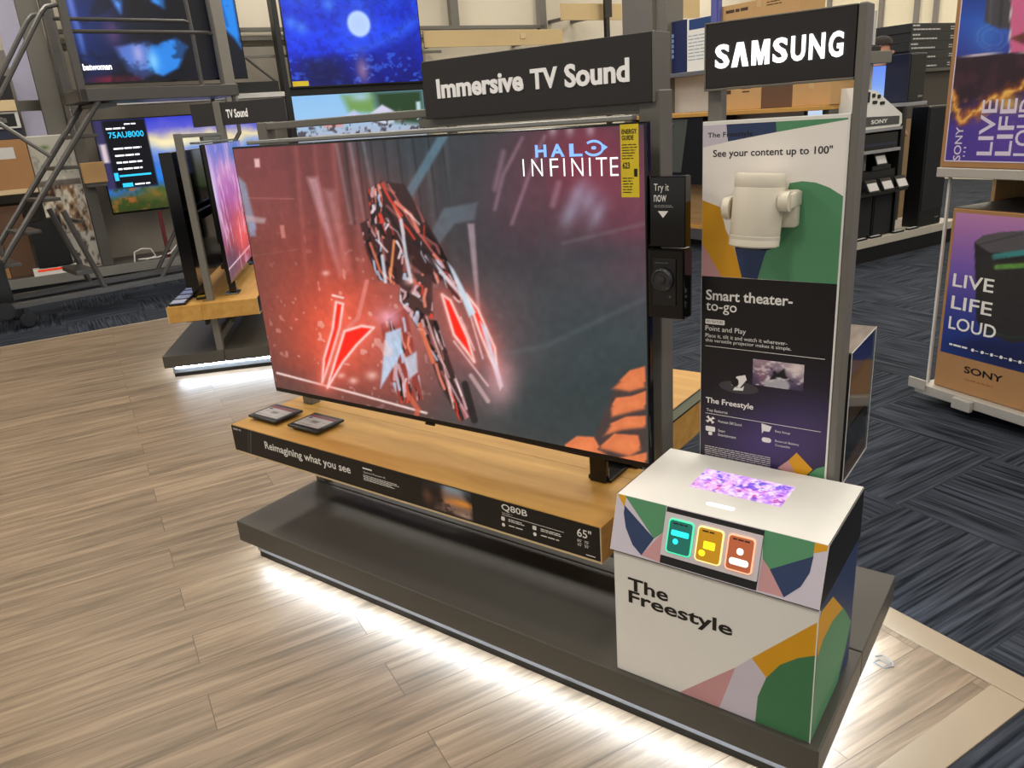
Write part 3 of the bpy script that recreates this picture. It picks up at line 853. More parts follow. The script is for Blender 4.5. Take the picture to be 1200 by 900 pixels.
# ================================================================== TRY-IT PANEL beside the television
y = 0.03
t = thing('tryout_station', 'narrow black panel reading Try it now, fixed to the frame right of the largest television', 'demo panel', ISLAND, (1.487, y + 0.02, 1.11))
p = part(t, 'sign_plate', MB().box(1.452, 1.537, y, y + 0.03, 1.1165, 1.270, 0.002), M_GLOSS)
pl = Plane(ISLAND, (0, y, 0))
b = MB(); b.text(pl, 'Try it', 1.463, 1.499, 1.235, 1.255); b.text(pl, 'now', 1.463, 1.493, 1.216, 1.231); b.lines(pl, 1.464, 1.51, 1.203, 1.210, 2, fill=.15)
b.flat(pl, [(1.472, 1.196), (1.497, 1.196), (1.4845, 1.181)]); 
part(p, 'lettering', b, M_WHITE)
p = part(t, 'button_box', MB().box(1.448, 1.537, y - 0.006, y + 0.04, 0.953, 1.113, 0.004), M_GLOSS)
part(p, 'inset', MB().box(1.462, 1.518, y - 0.009, y - 0.0062, 0.985, 1.092, 0.001), M_BLACK)
part(p, 'dial', MB().lathe([(0.026, 0), (0.026, 0.006), (0.021, 0.010), (0.019, 0.007), (0.010, 0.007), (0.009, 0.011), (0.0005, 0.012)], (1.487, y - 0.0092, 1.045), (0, -1, 0)), mat('dark_grey_dial', (44, 44, 46), 0.35))
b = MB(); b.lines(Plane(ISLAND, (0, y - 0.009, 0)), 1.468, 1.512, 1.080, 1.085, 1, fill=.35); b.rect(Plane(ISLAND, (0, y - 0.009, 0)), 1.502, 1.507, 1.004, 1.008)
part(p, 'lettering', b, mat('dim_grey_print', (84, 88, 82), 0.5))
part(t, 'mount_arm', MB().box(1.452, 1.475, y + 0.03, 0.107, 1.14, 1.24, 0.002).box(1.405, 1.46, 0.088, 0.1075, 1.14, 1.24, 0.002), M_BLACK)

# ================================================================== WHITE KIOSK
BX0, BX1, BYF, BYT, BYB, BZM, BZT = 1.480, 1.9297, -0.2292, -0.1935, 0.0823, 0.4791, 0.601
LX0, LX1, LYF = 1.4747, 1.9319, -0.235
M_GREEN = mat('print_green', (84, 146, 104), 0.5); M_GOLD = mat('print_gold', (222, 160, 22), 0.5); M_PINK = mat('print_pink', (204, 152, 154), 0.5)
M_NAVY = mat('print_navy', (42, 60, 100), 0.5); M_LILAC = mat('print_lilac', (208, 200, 214), 0.5); M_DARKGREEN = mat('print_deep_green', (62, 122, 80), 0.5)
GFX = [M_GREEN, M_GOLD, M_PINK, M_NAVY, M_LILAC, M_DARKGREEN]
kio = thing('demo_kiosk', 'white box kiosk with black words and geometric colour shapes on the platform corner', 'kiosk', ISLAND, (1.70, -0.07, PZ1))
body = part(kio, 'cabinet_body', MB().box(BX0, BX1, BYF, BYB - 0.004, PZ1, BZM - 0.001, 0.002), M_WHITE)
lid = part(kio, 'lid', MB().prism(Plane(ISLAND, (LX0, 0, 0), (0, 1, 0), (0, 0, 1)), [(LYF, BZM), (BYB, BZM), (BYB, BZT), (BYT, BZT)], 0, LX1 - LX0), [M_WHITE])
part(lid, 'edge_line', MB().box(LX0 - .0004, LX0 + .0012, BYT, BYB, BZT + .0001, BZT + .0006).box(LX1 - .0012, LX1 + .0004, BYT, BYB, BZT + .0001, BZT + .0006).box(LX0 + .002, LX1, LYF - .0005, LYF + .004, BZM - .0009, BZM + .0006), M_BLACK)
part(lid, 'side_panel', MB().prism(Plane(ISLAND, (LX1, 0, 0), (0, 1, 0), (0, 0, 1)), [(LYF + .003, BZM + .003), (BYB - .003, BZM + .003), (BYB - .003, BZT - .003), (BYT + .002, BZT - .003)], 0.0003, 0.0012), M_BLACK)
# front face print
pf = Plane(ISLAND, (0, BYF, 0))
vb = PZ1 + 0.002; ue = BX1 - 0.001
def onface(pts, d=0.0006): return [(min(ue, max(BX0 + .001, u)), min(BZM - .002, max(vb, v))) for u, v in pf.ats(pts)]
b = MB()
b.flat(pf, onface([(881, 771), (961, 730), (961, 772), (935, 772), (914, 779), (898, 794)]), 0.0006, 1)
b.flat(pf, onface([(797, 814), (862, 782), (843, 833)]), 0.0006, 2)
b.flat(pf, onface([(862, 782), (881, 771), (898, 794), (888, 816), (885, 846), (886, 850), (843, 833)]), 0.0006, 4)
b.flat(pf, onface([(961, 770), (935, 771), (914, 779), (898, 794), (888, 816), (885, 848), (950, 875)]), 0.0007, 5)
part(body, 'front_print', b, GFX)
b = MB()
b.text(pf, 'The', *[pf.at(736, 678)[0], pf.at(783, 700)[0]], 0.383, 0.4165, bold=.022)
ut = pf.at(737, 705)[0]; b.text(pf, 'Freestyle', ut, pf.at(858, 750)[0], 0.3395, 0.3825, bold=.022)
part(body, 'lettering', b, M_BLACK, 'black printed words')
ps = Plane(ISLAND, (BX1, 0, 0), (0, 1, 0), (0, 0, 1))
def onside(pts): return [(min(BYB - .006, max(BYF + .001, u)), min(BZM - .002, max(vb, v))) for u, v in ps.ats(pts)]
b = MB()
b.rect(ps, BYF + .001, BYB - .006, vb, BZM - .002, 0.0005, 3)
b.flat(ps, onside([(955, 735), (963, 716), (976, 699), (988, 713), (975, 728), (965, 748), (957, 775)]), 0.0006, 1)
b.flat(ps, onside([(957, 772), (964, 750), (975, 728), (988, 712), (997, 728), (981, 806), (951, 876), (945, 880)]), 0.0007, 0)
b.flat(ps, onside([(955, 712), (962, 716), (955, 738)]), 0.0006, 4)
part(body, 'side_print', b, GFX)
part(body, 'edge_line', MB().box(BX1 - .001, BX1 + .001, BYF - .001, BYF + .001, PZ1 + .001, BZM - .002), M_WHITE)
# slanted lid face
uy = (0, BYT - LYF, BZT - BZM)
pt = Plane(ISLAND, (0, LYF, BZM), (1, 0, 0), uy)
hs = math.hypot(uy[1], uy[2])
def z2(pts): return [(690 + x / 2.432, 510 + y / 2.432) for x, y in pts]
def onlid(pts): return [(min(LX1 - .001, max(LX0 + .001, u)), min(hs - .001, max(.001, v))) for u, v in pt.ats(z2(pts))]
b = MB()
b.rect(pt, LX0 + .001, LX1 - .001, .001, hs - .001, 0.0004, 4)
b.flat(pt, onlid([(76, 162), (108, 166), (102, 206)]), 0.0006, 1)
b.flat(pt, onlid([(105, 164), (222, 200), (213, 276), (186, 295)]), 0.0007, 0)
b.flat(pt, onlid([(103, 200), (186, 294), (150, 342), (125, 312), (106, 264), (100, 222)]), 0.0008, 3)
b.flat(pt, onlid([(150, 342), (213, 274), (207, 364)]), 0.0006, 2)
b.flat(pt, onlid([(498, 266), (645, 304), (640, 346), (516, 382), (496, 352)]), 0.0007, 0)
b.flat(pt, onlid([(643, 300), (684, 314), (679, 330), (642, 336)]), 0.0006, 1)
b.flat(pt, onlid([(516, 382), (641, 345), (630, 392), (604, 432), (556, 462)]), 0.0008, 3)
b.flat(pt, onlid([(496, 350), (516, 382), (556, 462), (481, 442)]), 0.0006, 2)
part(lid, 'front_print', b, GFX)
q = onlid([(220, 199), (498, 268), (482, 441), (207, 362)])
cu0, cu1 = (q[0][0] + q[3][0]) / 2, (q[1][0] + q[2][0]) / 2
part(lid, 'button_slot', MB().rect(pt, cu0, cu1, .003, hs - .002, 0.0010), M_BLACK)
panel = part(lid, 'button_panel', MB().rounded(pt, cu0 + .0005, cu1 - .0005, hs * .17, hs * .90, .002, 0.0012, 0.006), mat('pale_lilac_panel', (214, 204, 210), 0.4))
BT = [('teal_button', (20, 104, 92), (70, 220, 170), (40, 230, 240)), ('gold_button', (190, 136, 12), (250, 224, 150), (250, 240, 30)), ('orange_button', (178, 92, 56), (250, 176, 140), (240, 240, 240))]
for k, (nm, col, rim, ico) in enumerate(BT):
    uc = cu0 + (cu1 - cu0) * (.19 + .31 * k)
    w2, h2 = .0285, hs * .29; vc = hs * .535
    f = part(panel, 'button', MB().rounded(pt, uc - w2, uc + w2, vc - h2, vc + h2, .008, .0062, .0085), mat(nm + '_rim', rim, 0.4, emit=0.85), nm.split('_')[0] + ' button with a lit rim')
    part(f, 'button_face', MB().rounded(pt, uc - w2 + .003, uc + w2 - .003, vc - h2 + .003, vc + h2 - .003, .006, .0086, .0093), mat(nm, col, 0.35, emit=0.35))
    b = MB()
    if k == 0: b.rounded(pt, uc - .02, uc + .02, vc + .002, vc + .014, .003, .0094, .0097); b.rounded(pt, uc - .014, uc - .002, vc - .016, vc - .004, .0055, .0094, .0097)
    if k == 1: b.rounded(pt, uc - .012, uc + .013, vc - .008, vc + .008, .002, .0094, .0097); b.rounded(pt, uc - .02, uc - .006, vc - .025, vc - .012, .006, .0094, .0097)
    if k == 2: b.rounded(pt, uc - .007, uc + .007, vc - .002, vc + .012, .006, .0094, .0097); b.rounded(pt, uc - .02, uc + .02, vc - .024, vc - .010, .006, .0094, .0097)
    part(f, 'icon', b, mat(nm + '_icon', ico, 0.4, emit=0.9))
    b = MB(); b.lines(pt, uc - .018, uc + .018, vc + h2 - .012, vc + h2 - .006, 1, d=.0096, fill=.5)
    part(f, 'lettering', b, M_BLACK)
# lid top: a glowing sheet painted in place of the projector's light
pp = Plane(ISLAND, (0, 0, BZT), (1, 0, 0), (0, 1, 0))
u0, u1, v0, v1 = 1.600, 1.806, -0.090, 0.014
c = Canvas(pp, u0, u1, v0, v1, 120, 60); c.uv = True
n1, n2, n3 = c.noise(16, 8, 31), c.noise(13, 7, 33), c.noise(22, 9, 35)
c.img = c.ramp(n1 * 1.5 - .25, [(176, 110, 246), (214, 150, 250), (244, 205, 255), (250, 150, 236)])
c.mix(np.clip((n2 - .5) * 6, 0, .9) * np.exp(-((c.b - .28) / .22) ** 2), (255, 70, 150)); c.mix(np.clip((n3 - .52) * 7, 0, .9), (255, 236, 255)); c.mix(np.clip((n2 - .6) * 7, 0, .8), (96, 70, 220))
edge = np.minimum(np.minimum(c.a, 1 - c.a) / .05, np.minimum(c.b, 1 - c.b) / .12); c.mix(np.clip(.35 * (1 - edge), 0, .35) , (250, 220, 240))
c.mesh(lid, 'glowing_projection_sheet', print_mat('painted_projection', 1.05, 0.5), 0.0005, 'bright pink and violet projected picture')
b = MB(); b.rounded(pp, 1.665, 1.727, -0.152, -0.138, .006, .0004, .0008); part(lid, 'painted_light_spot', b, mat('cool_painted_spot', (226, 240, 250), .5, emit=.8, ecol=(220, 236, 250)))  # glowing patch painted as a spot of light on the lid

# ================================================================== TOWER with poster and glowing name sign
FX0, FX1, FY, FZ1, FZS = 1.5485, 1.8490, 0.0925, 1.3763, 1.0425
tw = thing('sign_tower', 'grey posts behind the white kiosk, holding the poster and glowing name sign', 'sign stand', ISLAND, (1.70, 0.125, PZ1))
part(tw, 'post', MB().box(1.5495, 1.5795, 0.1155, 0.150, PZ1, 1.567, 0.003), M_GREY)
part(tw, 'post', MB().box(1.8495, 1.8655, 0.094, 0.150, PZ1, 1.570, 0.003), M_GREY)
part(tw, 'cross_bar', MB().box(1.58, 1.849, 0.120, 0.145, 0.30, 0.34, 0.002), M_GREY)
part(tw, 'cross_bar', MB().box(1.58, 1.849, 0.120, 0.145, 1.20, 1.24, 0.002), M_GREY)
po = thing('poster_board', 'tall poster with geometric colour shapes above a black printed half, behind the kiosk', 'poster', ISLAND, (1.70, 0.10, PZ1))
brd = part(po, 'board', MB().box(FX0, FX1, FY, FY + 0.022, PZ1 + .002, FZ1, 0.0015), M_WHITE)
pl = Plane(ISLAND, (0, FY, 0))
xm, xM, zM = FX0 + .0015, FX1 - .004, FZ1 - .0015
def z3(pts): return [(780 + x / 3.75, 120 + y / 3.75) for x, y in pts]
def onp_(pts, zl=FZS): return [(min(xM, max(xm, u)), min(zM - .006, max(zl, v))) for u, v in pl.ats(z3(pts))]
M_CREAM = mat('print_warm_white', (246, 240, 234), 0.5, var=.02)
b = MB()
b.rect(pl, xm, xM, FZS, zM - .004, .0003, 5)
b.flat(pl, onp_([(155, 92), (268, 92), (272, 173), (155, 198)]), .0006, 4)
b.flat(pl, onp_([(268, 88), (485, 78), (488, 130), (274, 172)]), .0006, 3)
b.flat(pl, onp_([(485, 78), (806, 56), (806, 74), (488, 130)]), .0006, 0)
b.flat(pl, onp_([(545, 355), (600, 346), (660, 352), (720, 374), (790, 412), (762, 800), (404, 775), (436, 670), (500, 540)]), .0007, 0)
b.flat(pl, onp_([(302, 630), (450, 640), (430, 700), (404, 776), (335, 770), (318, 700)]), .0006, 3)
b.flat(pl, onp_([(150, 430), (240, 460), (265, 560), (302, 640), (336, 772), (246, 766), (155, 620)]), .0006, 1)
b.flat(pl, onp_([(155, 618), (248, 768), (155, 762)]), .0007, 2)
part(brd, 'colour_print', b, [M_GREEN, M_GOLD, M_PINK, M_NAVY, M_LILAC, M_CREAM])
b = MB()
def words(b, txt, x0, y0, x1, y1, z=z3, **k):
    a, e = pl.ats(z([(x0, y0), (x1, y1)])); b.text(pl, txt, a[0], e[0], min(a[1], e[1]), max(a[1], e[1]), **k)
a, e = pl.ats(z3([(186, 146), (384, 132)])); b.text(pl, 'The Freestyle', a[0], e[0], 1.3405, 1.3535, d=.0009, bold=.01)
a, e = pl.ats(z3([(209, 238), (735, 205)])); b.text(pl, 'See your content up to 100"', a[0], e[0], 1.2985, 1.3185, d=.0009, bold=.012)
part(brd, 'lettering', b, mat('ink_navy', (14, 13, 22), 0.5))
# lower black half
def z4(pts): return [(780 + x / 3.332, 310 + y / 3.332) for x, y in pts]
c = Canvas(pl, xm, xM, PZ1 + .004, FZS, 40, 100)
c.fill((13, 9, 12)); c.glow(905, 520, 90, 60, (74, 56, 122), .85); c.glow(950, 505, 60, 40, (66, 54, 96), .7); c.glow(860, 420, 50, 60, (17, 12, 17), .5)
c.mesh(brd, 'black_print', M_PRINT, .0003)
b = MB()
def zw(txt, x0, yb, x1, h, **k):
    """text with its left baseline at crop pixel (x0, yb), right end x1, height h in metres"""
    a = pl.ats(z4([(x0, yb)]))[0]; e = pl.ats(z4([(x1, yb)]))[0]
    b.text(pl, txt, a[0], e[0], a[1], a[1] + h, d=.0006, **k)
zw('Smart theater-', 158, 137, 497, .0245, bold=.02); zw('to-go', 158, 190, 278, .0265, bold=.006)
zw('Point and Play', 156, 262, 314, .0155); zw('Place it, tilt it and watch it wherever-', 156, 284, 476, .0105); zw('this versatile projector makes it simple.', 156, 303, 492, .0105)
zw('The Freestyle', 157, 544, 343, .0185, bold=.02); zw('Top features', 160, 574, 242, .0095)
for (x0, y0), (x1, y1) in (((156, 316), (622, 366)), ((156, 578), (606, 654))):
    a, e = pl.ats(z4([(x0, y0), (x1, y1)])); b.rect(pl, a[0], e[0], a[1] - .0008, a[1] + .0004)
a = pl.ats(z4([(156, 230)]))[0]; b.rounded(pl, a[0], a[0] + .046, a[1], a[1] + .0115, .002, .0004, .0007)
for x, y, s in ((206, 616, 'Premium 360 Sound'), (206, 652, 'Smart'), (206, 668, 'Entertainment'), (428, 656, 'Easy Setup'), (428, 694, 'External Battery'), (428, 710, 'Compatible')):
    a = pl.ats(z4([(x, y)]))[0]; b.text(pl, s, a[0], a[0] + .0042 * len(s) * .8, a[1], a[1] + .0068)
for x, y, kk in ((175, 605, 0), (175, 646, 1), (394, 642, 2), (394, 685, 3)):
    a = pl.ats(z4([(x, y)]))[0]
    if kk == 0:
        for t in (20, 110, 200, 290):
            b.flat(pl, [(a[0] + .013 * math.cos(math.radians(t + q)) * s, a[1] + .011 * math.sin(math.radians(t + q)) * s) for q, s in ((0, 1), (40, .95), (45, .3), (0, .3))])
        b.rounded(pl, a[0] - .005, a[0] + .005, a[1] - .004, a[1] + .004, .003, .0004, .0007)
    elif kk == 1: b.rounded(pl, a[0] - .012, a[0] + .012, a[1] - .003, a[1] + .010, .003, .0004, .0007); b.rounded(pl, a[0] - .005, a[0] + .005, a[1] - .013, a[1] - .004, .003, .0004, .0007)
    elif kk == 2: b.flat(pl, [(a[0] - .012, a[1] + .012), (a[0] + .012, a[1] + .008), (a[0] + .007, a[1] - .006), (a[0] - .006, a[1] - .006), (a[0] - .010, a[1] - .013)])
    else: b.rounded(pl, a[0] - .011, a[0] + .011, a[1] - .006, a[1] + .006, .0058, .0004, .0007)
a, e = pl.ats(z4([(154, 702), (412, 702)])); b.lines(pl, a[0], e[0], a[1] - .030, a[1], 6, fill=.28, ragged=False)
part(brd, 'lettering', b, M_WHITE, 'white print on black')
b = MB(); a = pl.ats(z4([(182, 220)]))[0]; bb = pl.ats(z4([(162, 227)]))[0]; b.text(pl, 'KEY FEATURE', bb[0] - .001, bb[0] + .038, bb[1] + .001, bb[1] + .007, d=.001)
x0 = pl.ats(z4([(378, 640)]))[0]
part(brd, 'badge_print', b, M_BLACK)
# little pictures on the poster
u0, u1, v0, v1 = quad_px(pl, z4([(342, 370), (543, 385), (535, 505), (342, 478)]))
v0 += .006; v1 -= .004
c = Canvas(pl, u0, u1, v0, v1, 48, 34); c.uv = True
n = c.noise(9, 7, 5); c.img = c.ramp(c.b * .6 + n * .5, [(40, 32, 60), (80, 66, 96), (140, 120, 140), (214, 196, 200)])
c.glow(.85, .8, .2, .3, (244, 230, 220), .9); c.glow(.2, .5, .12, .5, (150, 110, 120), .8); c.disc(.48, .12, .26, .3, (186, 186, 190), .9)
c.poly([(.36, .75), (.5, .55), (.62, .78), (.66, .5), (.8, .3), (.55, .42), (.3, .2), (.42, .5)], (14, 12, 16), 1, .04); c.mix(np.clip((n - .6) * 8, 0, .7), (230, 220, 226))
c.mesh(brd, 'photo_print', M_PRINT, .0007)
b = MB(); a = pl.ats(z4([(285, 480)]))[0]
el = [(a[0] + .047 * math.cos(t), a[1] + .015 * math.sin(t)) for t in [i * math.pi / 14 for i in range(28)]]; b.flat(pl, el, .0006, 0)
a = pl.ats(z4([(284, 458)]))[0]
b.flat(pl, [(a[0] - .016, a[1] - .010), (a[0] + .004, a[1] - .014), (a[0] + .020, a[1] + .008), (a[0] + .016, a[1] + .019), (a[0] - .004, a[1] + .013)], .0009, 1)
b.flat(pl, [(a[0] - .012, a[1] - .022), (a[0] + .012, a[1] - .020), (a[0] + .014, a[1] - .008), (a[0] + .008, a[1] - .014), (a[0] - .008, a[1] - .014)], .0010, 1)
b.rounded(pl, a[0] - .016, a[0] + .001, a[1] - .012, a[1] + .009, .008, .0011, .0013, 2)
part(brd, 'product_print', b, [mat('print_dark_grey', (62, 58, 62), .5), M_WHITE, M_BLACK])
b = MB()
def onb(pts): return [(min(xM, max(xm, u)), max(PZ1 + .005, v)) for u, v in pl.ats(z4(pts))]
b.flat(pl, onb([(436, 795), (480, 764), (520, 810), (524, 830)]), .0006, 2); b.flat(pl, onb([(480, 764), (512, 734), (574, 800), (545, 828), (514, 830)]), .0007, 1); b.flat(pl, onb([(560, 818), (590, 796), (622, 788), (640, 792), (640, 850), (560, 850)]), .0006, 0)
part(brd, 'corner_print', b, [M_GREEN, M_GOLD, M_PINK])

ns = thing('name_sign', 'black sign with glowing white capital letters at the top of the grey posts', 'sign', ISLAND, (1.70, 0.10, 1.436))
SX0, SX1, SZ0, SZ1 = 1.5505, 1.8488, 1.437, 1.569
f = part(ns, 'face_panel', MB().box(SX0 + .004, SX1 - .001, 0.0935, 0.112, SZ0 + .005, SZ1 - .003, .001), mat('black_sign_face', (32, 27, 27), .45))
part(ns, 'edge_frame', MB().box(SX0, SX1, 0.092, 0.114, SZ0, SZ0 + .0045, .001).box(SX0, SX0 + .0035, 0.092, 0.114, SZ0 + .005, SZ1, .001).box(SX0, SX1, 0.092, 0.114, SZ1 - .003, SZ1, .001), M_GREY)
pl2 = Plane(ISLAND, (0, 0.0935, 0)); b = MB()
U0, U1 = 1.574, 1.829
for ch, f0, f1 in (('S', 0, .128), ('A', .136, .286), ('M', .300, .452), ('S', .468, .592), ('U', .607, .725), ('N', .742, .868), ('G', .885, 1.0)):
    u0, u1 = U0 + (U1 - U0) * f0 + .0012, U0 + (U1 - U0) * f1 - .0018; v0, v1 = 1.4795, 1.5255
    if ch == 'A':
        w = u1 - u0; b.prism(pl2, [(u0, v0), (u0 + w * .33, v0), (u0 + w * .5, v0 + (v1 - v0) * .62), (u0 + w * .67, v0), (u1, v0), (u0 + w * .69, v1), (u0 + w * .31, v1)], .0005, .003)
    elif ch == 'M':
        w = u1 - u0; h = v1 - v0
        b.prism(pl2, [(u0 + w * a, v0 + h * c) for a, c in ((0, 0), (.25, 0), (.25, .62), (.41, 0), (.59, 0), (.75, .62), (.75, 0), (1, 0), (1, 1), (.69, 1), (.5, .40), (.31, 1), (0, 1))], .0005, .003)
    else: b.text(pl2, ch, u0, u1, v0, v1, bold=.03, thick=.003, d=.0005)
part(f, 'lettering', b, mat('backlit_letters', (255, 255, 255), .5, emit=1.7), 'glowing white letters')

pj = thing('projector', 'small white cylinder projector mounted on the tall poster, pointing down at the kiosk', 'projector', ISLAND, (1.695, 0.04, 1.12))
ax = np.array([0.04, 0.10, 1.0]); ax /= np.linalg.norm(ax); c0 = np.array([1.692, 0.022, 1.127])
bd = part(pj, 'body', MB().lathe([(0.047, 0), (0.0505, 0.003), (0.0505, 0.022), (0.0498, 0.0235), (0.0505, 0.025), (0.0505, 0.118), (0.0498, 0.1195), (0.0505, 0.121), (0.0505, 0.143), (0.048, 0.147)], c0, ax, 32), M_WHITE_PLASTIC)
part(bd, 'lens', MB().lathe([(0.036, -0.004), (0.036, 0.0)], c0, ax, 24), M_GLOSS)
part(bd, 'grille', MB().lathe([(0.0508, 0.016), (0.0508, 0.0225)], c0, ax, 32), mat('cream_grille', (206, 200, 184), .7))
part(pj, 'hinge', MB().cyl((1.742, 0.025, 1.218), (1.762, 0.025, 1.218), 0.020, seg=20).box(1.744, 1.7665, 0.024, 0.0915, 1.203, 1.233, .004).box(1.727, 1.764, 0.060, 0.0915, 1.16, 1.235, .006), M_WHITE_PLASTIC)
part(pj, 'hinge', MB().cyl((1.642, 0.025, 1.205), (1.628, 0.025, 1.205), 0.022, seg=20).box(1.626, 1.640, 0.02, 0.0915, 1.180, 1.226, .004), M_WHITE_PLASTIC)

# ================================================================== clear case and low bench behind the tower
M_CLEAR = mat('clear_acrylic', (235, 240, 240), 0.03, var=0.0, trans=1.0)
MATS['clear_acrylic'].node_tree.nodes['Principled BSDF'].inputs['IOR'].default_value = 1.12
ac = thing('display_case', 'clear acrylic case hanging behind the right post of the poster stand', 'display case', ISLAND, (1.842, 0.26, 0.555))
part(ac, 'back_panel', MB().box(1.808, 1.868, 0.1515, 0.158, 0.56, 0.872, .001), M_BLACK)
part(ac, 'side_pane', MB().box(1.866, 1.870, 0.159, 0.385, 0.56, 0.874), M_CLEAR)
part(ac, 'side_pane', MB().box(1.808, 1.812, 0.159, 0.385, 0.56, 0.874), M_CLEAR)
part(ac, 'front_pane', MB().box(1.8125, 1.8655, 0.381, 0.385, 0.56, 0.874), M_CLEAR)
part(ac, 'top_panel', MB().box(1.808, 1.870, 0.152, 0.385, 0.8745, 0.879, .001), wood_mat('grey_wood_print', (92, 80, 74), (140, 126, 116), axis=(14, 2, 2), scale=4), 'grey wood printed top')
part(ac, 'edge_strip', MB().box(1.8700, 1.8712, 0.152, 0.156, 0.56, 0.879).box(1.8700, 1.8712, 0.382, 0.385, 0.56, 0.879).box(1.8700, 1.8712, 0.156, 0.382, 0.8765, 0.879).box(1.8700, 1.8712, 0.156, 0.382, 0.56, 0.563), M_PAPER)
part(ac, 'brown_reflection', MB().box(1.815, 1.864, 0.16, 0.378, 0.69, 0.80).box(1.815, 1.864, 0.16, 0.378, 0.556, 0.6), [M_CARD_DARK])  # brown blocks painted in for a reflection in the clear panes
part(ac, 'blue_reflection', MB().box(1.815, 1.864, 0.16, 0.378, 0.815, 0.868), mat('deep_blue_reflection', (38, 44, 96), .5))  # blue block standing for a reflection inside the case
part(ac, 'hook', MB().box(1.82, 1.86, 0.1505, 0.1515, 0.60, 0.70).box(1.815, 1.864, 0.16, 0.378, 0.603, 0.685), M_BLACK)

bn = thing('display_bench', 'low oak bench end with grey-green printed band, seen between the television and the poster', 'bench', ISLAND, (0.85, 0.85, 0))
bx, by0_, by1_ = 1.225, 0.56, 1.02
part(bn, 'top', MB().box(0.4, bx, by0_, by1_, 0.300, 0.468, .003), M_WOODTOP)
part(bn, 'printed_band', MB().box(bx + .0005, bx + .003, by0_ + .003, by1_ - .003, 0.428, 0.464), mat('grey_green_print', (158, 164, 142), .5))
part(bn, 'print_edge', MB().box(bx + .0005, bx + .0034, by0_ + .003, by1_ - .003, 0.422, 0.428).box(bx + .0005, bx + .0034, by0_ + .003, by1_ - .003, 0.464, 0.4675), M_BLACK)
part(bn, 'base', MB().box(0.5, 0.95, by0_ + .08, by1_ - .08, 0, 0.2995), M_BLACK)

b = MB(); q = Plane(GRID, (0, 0, 0.008), (1, 0, 0), (0, 1, 0))
def gp(pts): return [q.p(*q.at(*p)) for p in pts]
b.tube(gp([(1026, 769), (1034, 768), (1046, 776), (1047, 781), (1036, 783), (1024, 776), (1030, 773), (1044, 779)]), .0022)
base = q.p(*q.at(1036, 776)); base = (base[0], base[1], 0)
single('cable_tie', 'small grey plastic loop lying on the lit floor right of the platform', 'cable tie', GRID, b, mat('grey_clear_plastic', (104, 103, 102), .4), base)

# ================================================================== SECOND ISLAND at left
S2 = SECOND
platform(S2, 'short visible end of the grey display platform at left, white light under its edge', 'display platforms')
frame(S2, 'grey metal frame of the left island, its near post standing at the platform end', 'display frames')
FS = Frame(-3.44, 2.25, 37)
pfs = Plane(FS, (0, 0, 0))
def fs(x0, y0, x1, y1):
    a, e = pfs.at(x0, y0), pfs.at(x1, y1); return a[0], e[0], min(a[1], e[1]), max(a[1], e[1])
t = thing('header_sign', 'small far black sign with white words on a grey post over the left island', 'sign', FS, (0, .03, PZ1), 'header signs over televisions')
u0, u1, z0, z1 = fs(248, 119, 262, 150); zz0, zz1 = z0 + .02, z1 - .01
part(t, 'post', MB().box(u0, u1, .0, .06, PZ1 + .0005, z1, .003), M_GREY)
v0 = fs(222, 127, 247, 147); part(t, 'face_panel', MB().box(v0[0], u0 - .001, .01, .05, zz0, zz1, .002), M_SIGN)
v1 = fs(263, 120, 337, 147); fp = part(t, 'face_panel', MB().box(u1 + .001, v1[1], .01, .05, zz0, zz1, .002), M_SIGN)
q = Plane(FS, (0, .01, 0)); b = MB(); w_ = fs(264, 130, 291, 140); b.text(q, 'TV Sound', w_[0], w_[1], zz0 + .05, zz0 + .115, bold=.03)
part(fp, 'lettering', b, mat('pale_raised_letters', (232, 228, 224), 0.5, emit=0.25))
shelf(S2, 'oak shelf end on the right side of the left island, under the pink screen', 'wooden shelves')
shelf(S2, 'oak shelf end on the left side of the left island, with several price tags', 'wooden shelves', flip=True)
t = thing('television', 'television on the left island seen at a sharp angle, pink and violet picture', 'television', S2, (0.72, 0.02, SHZ1), 'televisions')
tv_body(t, S2)
pl = Plane(S2, (0, 0, 0))
c = Canvas(pl, *scr_u, 90, 110)
c.uv = True; n = c.noise(7, 5, 41); n2 = c.noise(40, 5, 43)
c.img = c.ramp(c.b + (n - .5) * .3, [(110, 62, 84), (170, 60, 80), (150, 66, 112), (170, 96, 170), (190, 130, 190), (90, 96, 190)])
c.glow(.55, .25, .25, .22, (236, 84, 80), .9); c.mix(np.clip((n2 - .58) * 7, 0, .7), (236, 190, 220)); c.glow(.03, .65, .06, .3, (200, 190, 230), .8); c.glow(.75, .93, .2, .1, (40, 90, 170), .9)
c.glow(.1, .12, .2, .14, (90, 66, 84), .8); c.line([(0, .09), (1, .10)], .01, (250, 220, 230), .9, .01)
c.mesh(t, 'screen', M_SCREEN_DIM, .0006, 'lit pink and violet picture')
for x in (0.12, 1.285):
    part(t, 'foot', MB().box(x, x + 0.11, -0.015, 0.075, SHZ1 + 0.0005, SHZ1 + 0.008, 0.002).box(x + 0.02, x + 0.09, 0.0, 0.045, SHZ1 + 0.008, TZ, 0.004), M_GLOSS)
t = thing('television', 'black back of a television on the left side of the left island', 'television', S2, (0.72, 0.23, SHZ1), 'televisions')
yb = 2 * PYM
part(t, 'housing', MB().box(0.01, TW_ + 0.01, yb - 0.045, yb + 0.03, TZ, TZ + TH_ - 0.03, 0.004), M_GLOSS)
part(t, 'foot', MB().box(0.14, 0.24, yb - 0.04, yb + 0.03, SHZ1 + .0005, TZ, .004), M_GLOSS)
part(t, 'foot', MB().box(1.2, 1.3, yb - 0.04, yb + 0.03, SHZ1 + .0005, TZ, .004), M_GLOSS)
